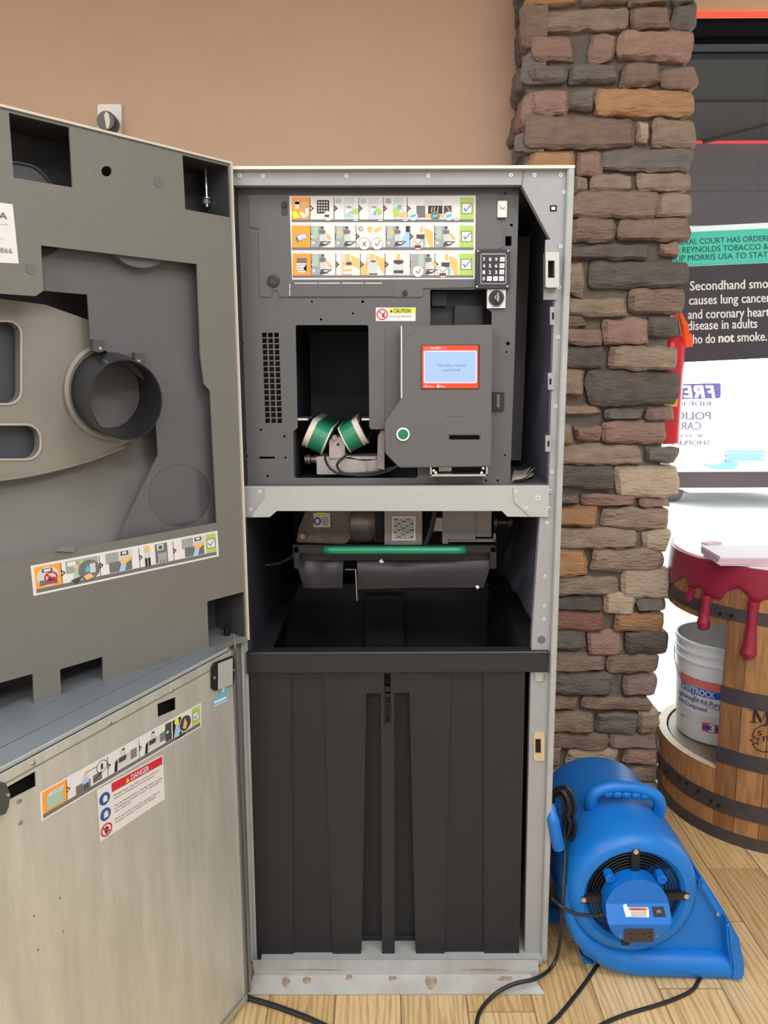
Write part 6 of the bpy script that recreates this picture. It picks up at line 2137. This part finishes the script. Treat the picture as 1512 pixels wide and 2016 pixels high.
def drip(path, w_):
    pts = [bhit(x, y, 0.006) for x, y in path]
    P = spl([bpt(t, z, 0.003) for t, z in pts], 6)
    k = len(P)
    ws = []
    for i in range(k):
        s = i / (k - 1) * (len(w_) - 1)
        q = min(int(s), len(w_) - 2)
        ws.append(w_[q] * (1 - s + q) + w_[q + 1] * (s - q))
    m.tube(P, ws, 14)


px1 = 1.45 / 1000
drip([(1362, 1160), (1357, 1172), (1354, 1182), (1353, 1187)], [0.013, 0.013, 0.012, 0.004])
drip([(1390, 1172), (1389, 1192), (1386, 1210), (1384, 1226), (1383, 1238), (1383, 1242)], [0.017, 0.014, 0.016, 0.0205, 0.016, 0.005])
drip([(1484, 1184), (1482, 1205), (1479, 1235), (1476, 1265), (1473, 1285), (1473, 1295), (1473, 1298)], [0.017, 0.014, 0.014, 0.018, 0.023, 0.016, 0.005])
rd = random.Random(5)
for i in range(16):
    t = 2 * math.pi * (0.30 + 0.30 * i / 16)
    zz = hemz(-t)
    L = rd.uniform(0.05, 0.14)
    P = [bpt(-t, zz + 0.03, 0.004), bpt(-t, zz - L * .5, 0.004), bpt(-t, zz - L, 0.004), bpt(-t, zz - L - 0.016, 0.004)]
    m.tube(spl(P), 0.013, 10)
tag(m.build('wax_coating', wax, bt, sharp=70), 'glossy dark red wax with long drips')
# burnt-in lettering
t0, z0 = bhit(1500, 1420)
sxm = 1.0


def bmap(px_, py_, off=0.0012):
    t, z = bhit(px_, py_, 0.0)
    return bpt(t, z, off)


ink = pm('burnt_ink', (38, 28, 30), 0.7)
m = MB()


def blk_poly(pts):
    vs = [bmap(x, y) for x, y in pts]
    m.add(vs, [tuple(range(len(vs)))])


for P in ([(1476, 1397), (1490, 1397.5), (1490, 1399), (1476, 1398.5)], [(1483, 1398), (1488, 1398), (1486.5, 1421), (1482, 1421)], [(1476, 1420), (1491, 1421), (1491, 1423), (1476, 1422)],
          [(1483.5, 1398), (1490.5, 1398), (1500.5, 1419), (1497, 1424.5)], [(1497, 1424.5), (1500, 1418), (1509, 1399), (1512, 1399)], [(1508, 1399), (1516, 1399), (1515.5, 1424), (1508.5, 1424)], [(1507, 1399), (1520, 1399.5), (1520, 1401), (1507, 1400.5)], [(1504, 1424), (1520, 1425), (1520, 1426.5), (1504, 1425.5)]):
    blk_poly(P)
cxm, cym, rm = 1506, 1454, 27
A_ = [math.radians(x) for x in range(-172, 60, 8)]
A2 = [math.radians(x) for x in range(60, 158, 8)]
for AA in (A_, A2):
    for i in range(len(AA) - 1):
        blk_poly([(cxm + q * math.cos(t), cym + q * math.sin(t)) for q, t in ((rm, AA[i]), (rm, AA[i + 1]), (rm - 2, AA[i + 1]), (rm - 2, AA[i]))])
st_ = []
for i in range(10):
    q = 10.5 if i % 2 == 0 else 4.6
    t = math.radians(-100 + 36 * i)
    st_.append((1486 + q * math.cos(t), 1458 + q * 0.95 * math.sin(t)))
for i in range(10):
    a, b = st_[i], st_[(i + 1) % 10]
    L = math.hypot(b[0] - a[0], b[1] - a[1])
    dx, dy = -(b[1] - a[1]) / L * 0.8, (b[0] - a[0]) / L * 0.8
    blk_poly([(a[0] + dx, a[1] + dy), (b[0] + dx, b[1] + dy), (b[0] - dx, b[1] - dy), (a[0] - dx, a[1] - dy)])
m.text(F, 'S', 1491, 1448, 1500, 1438, 0, 0, w3=lambda x, y, n: bmap(x, y), bold=0.02)
m.text(F, 'IV', 1502, 1459, 1521, 1449, 0, 0, w3=lambda x, y, n: bmap(x, y), bold=0.015)
tag(m.build('burnt_emblem', ink, bt, normals=False), 'black letter M over a ring with a star and the letters S IV')

# leaflets on the barrel
lef = pm('pink_leaflet', (216, 186, 202), 0.6, var=0.05, scale=30)
lef2 = pm('glare_white_leaflet', (232, 226, 232), 0.6)  # topmost pad whitened to show glare on its upper face
z = BH + 0.0085
names = ('lowest', 'second from the bottom', 'third from the bottom', 'fourth from the bottom', 'topmost')
p0 = floor_pt(1416, 1114, z)
for i in range(5):
    fr_ = Frame((p0.x + R.uniform(-.004, .004) - .006 * (i % 2), p0.y + R.uniform(-.004, .004), z), (math.cos(-.10 + .015 * i), math.sin(-.10 + .015 * i), 0), (-math.sin(-.10 + .015 * i), math.cos(-.10 + .015 * i), 0))
    tag(MB().box(fr_, 0, 0.24, 0, 0.15, 0.0, 0.0052).build('leaflet_pad', lef2 if i == 4 else lef), 'pad of pink-edged leaflets on the barrel top, %s of the stack' % names[i], 'leaflet', 'stacked leaflet pads on the barrel top')
    z += 0.0056
q0 = floor_pt(1393, 1074, BH + 0.008)
fr_ = Frame(q0, (0.94, 0.34, 0), (-0.34, 0.94, 0))
tag(MB().box(fr_, 0, 0.06, 0, 0.03, 0.0, 0.006).build('leaflet', lef), 'single small pink leaflet lying alone at the back of the barrel top', 'leaflet')

# ================================================================== BUCKET in the barrel
KX, KY, KZ, KH = 1.124, 0.772, 0.2345, 0.340
bk = thing('bucket', 'white plastic joint compound bucket standing in the barrel cut-out', 'bucket', (KX, KY, KZ))
bw = pm('white_bucket_plastic', (232, 234, 234), 0.4)
rk = lambda z: 0.128 + 0.018 * (z / KH)
KF = Frame((0, 0, 0), (1, 0, 0), (0, 1, 0))
m = MB().lathe(KF, KX, KY, [(1e-4, KZ), (0.122, KZ), (0.128, KZ + .006), (rk(.27), KZ + .27), (rk(.28) + .006, KZ + .272), (rk(.28) + .006, KZ + .277), (rk(.28), KZ + .279), (rk(.3), KZ + .300), (rk(.3) + .006, KZ + .302), (rk(.3) + .006, KZ + .307), (rk(.31), KZ + .309), (rk(KH), KZ + KH - .01), (rk(KH) + .005, KZ + KH - .008), (rk(KH) + .005, KZ + KH), (rk(KH) - .004, KZ + KH), (0.124, KZ + .01), (1e-4, KZ + .01)], 56)
m.build('bucket_body', bw, bk, sharp=50)


def khit(px, py, off=0.0005):
    d = ray(px, py)
    z = KZ + 0.15
    for _ in range(10):
        r_ = rk(z - KZ) + off
        ox, oy = CAM.x - KX, CAM.y - KY
        A = d.x * d.x + d.y * d.y
        Bq = ox * d.x + oy * d.y
        Cq = ox * ox + oy * oy - r_ * r_
        t = (-Bq - math.sqrt(max(0, Bq * Bq - A * Cq))) / A
        z = CAM.z + d.z * t
    p = CAM + d * t
    return math.atan2(-(p.x - KX), -(p.y - KY)), z


def kpt(t, z, off):
    r_ = rk(z - KZ) + off
    return Vector((KX - r_ * math.sin(t), KY - r_ * math.cos(t), z))


lb = MB()


def kband(t0, t1, z0, z1, off, mi, slope=0.0):
    K = 20
    vs = []
    for i in range(K + 1):
        t = t0 + (t1 - t0) * i / K
        d = slope * (t - t0)
        vs += [kpt(t, z0 + d, off), kpt(t, z1 + d, off)]
    lb.add(vs, [(2 * i, 2 * i + 2, 2 * i + 3, 2 * i + 1) for i in range(K)], mi)


tl = khit(1341, 1345)[0]
tr_ = khit(1417, 1345)[0]
tm = khit(1377, 1360)[0]
tR = tr_ - 0.9
zA, zB_ = khit(1416, 1349)[1], khit(1416, 1364)[1]
RED_, BLU, PUR, GRY, PNK = 0, 1, 2, 3, 4
zBl = khit(1416, 1379)[1]
H = zA - zB_
for i in range(5):
    kband(tl + .05, tR, zB_ + H * (i / 5) * 1.1 + .002, zB_ + H * (i / 5) * 1.1 + .002 + H * .16, 0.0006, RED_)
m_ = (tl + tr_) / 2
for i in range(7):
    for j in range(2):
        t = tm - .10 + .045 * i * .6
        kband(t + .012 * j, t + .012 * j - .01, zB_ + H * (.14 * i) + .001, zB_ + H * (.14 * i + .09) + .001, 0.0009, 5 if (i + j) % 2 else 6)
kband(tl, tR, zBl, zB_, 0.0006, BLU)
kw = lambda off: (lambda x, y, n: kpt(x, y, off))
lb.text(F, 'SHEETROCK', tl - .02, zBl + .003, khit(1408, 1368)[0], zB_ - .003, 0, 5, w3=kw(.0010), bold=0.03)
z1_ = khit(1410, 1387)[1]
lb.text(F, 'Lightweight All Purpose', tl + .12, z1_ - .010, tr_ - .30, z1_ + .006, 0, PUR, w3=kw(.0008), bold=0.02)
lb.text(F, 'Joint Compound', tl + .10, z1_ - .034, khit(1392, 1390)[0], z1_ - .018, 0, PUR, w3=kw(.0008), bold=0.02)
for i in range(5):
    kband(tl + .02, tr_ - .2, z1_ - .05 - .007 * i, z1_ - .0485 - .007 * i, 0.0006, GRY)
z2 = khit(1384, 1421)[1]
z3 = khit(1384, 1439)[1]
t3 = khit(1382, 1430)[0]
kband(t3, tr_ - .25, z3, z2, 0.0006, RED_)
kband(t3 - .01, tr_ - .25, z3 + (z2 - z3) * .25, z3 + (z2 - z3) * .72, 0.0009, 2)
lb.text(F, '3', t3 - .16, z3 + .004, t3 - .30, z2 - .003, 0, 5, w3=kw(.0012), bold=0.05)
lb.text(F, 'ready', tl + .04, z1_ - .085, tl - .16, z1_ - .074, 0, PUR, w3=kw(.0008))
tag(lb.build('bucket_label', [pm('label_print_red', (226, 70, 62), 0.5), pm('label_print_blue', (20, 92, 190), 0.5), pm('label_print_violet', (70, 66, 160), 0.5), pm('label_print_grey', (176, 176, 180), 0.5), PAL['V'][1], PAL['W'][1], PAL['K'][1]], bk, normals=False), 'printed red, blue and violet label')
# bail handle hanging at the front
tb0, tb1 = khit(1341, 1330)[0] + 0.5, tr_ - 1.9
pts = []
for i in range(21):
    s = i / 20
    t = tb0 + (tb1 - tb0) * s
    zz = KZ + .285 - .15 * math.sin(math.pi * s)
    pts.append(kpt(t, zz, 0.006 + 0.012 * math.sin(math.pi * s)))
MB().tube(pts, 0.0016, 6).build('bail_wire', pm('grey_bail_wire', (120, 122, 124), 0.35, 0.6), bk)

# ================================================================== FIRE EXTINGUISHER behind the pillar
ex = thing('fire_extinguisher', 'red fire extinguisher with an orange horn hung on the window side of the pillar', 'extinguisher', (0.965, 0.95, 1.18))
EY = Frame((0, 0.95, 0), (1, 0, 0), (0, 0, 1))
exr = EY.px(1345, 720)[0]
zt0, zt1 = EY.px(1340, 872)[1], EY.px(1340, 655)[1]
red_ = pm('extinguisher_red', (206, 24, 44), 0.3)
m = MB().lathe(KF, exr - 0.05, 0.95, [(1e-4, zt0), (0.045, zt0), (0.05, zt0 + .006), (0.05, zt1 - .05), (0.042, zt1 - .02), (0.02, zt1), (0.016, zt1 + .02), (1e-4, zt1 + .022)], 32)
m.build('cylinder', red_, ex)
horn = spl([EY.pw(1322, 622), EY.pw(1336, 618), EY.pw(1345, 636), EY.pw(1350, 660), EY.pw(1353, 684)])
MB().tube(horn, [0.008] * 6 + [0.010] * 6 + [0.013] * 6 + [0.019] * (len(horn) - 18), 12).build('horn', pm('orange_horn', (255, 92, 30), 0.4), ex)
MB().pbox(EY, 1300, 785, 1334, 801, 0.05, 0.0525).build('service_tag', pm('yellow_service_tag', (232, 182, 60), 0.5), ex)
MB().box(WORLD, 0.905, exr - 0.09, 0.93, 0.97, zt0 + .1, zt0 + .16).build('wall_bracket', blk, ex)
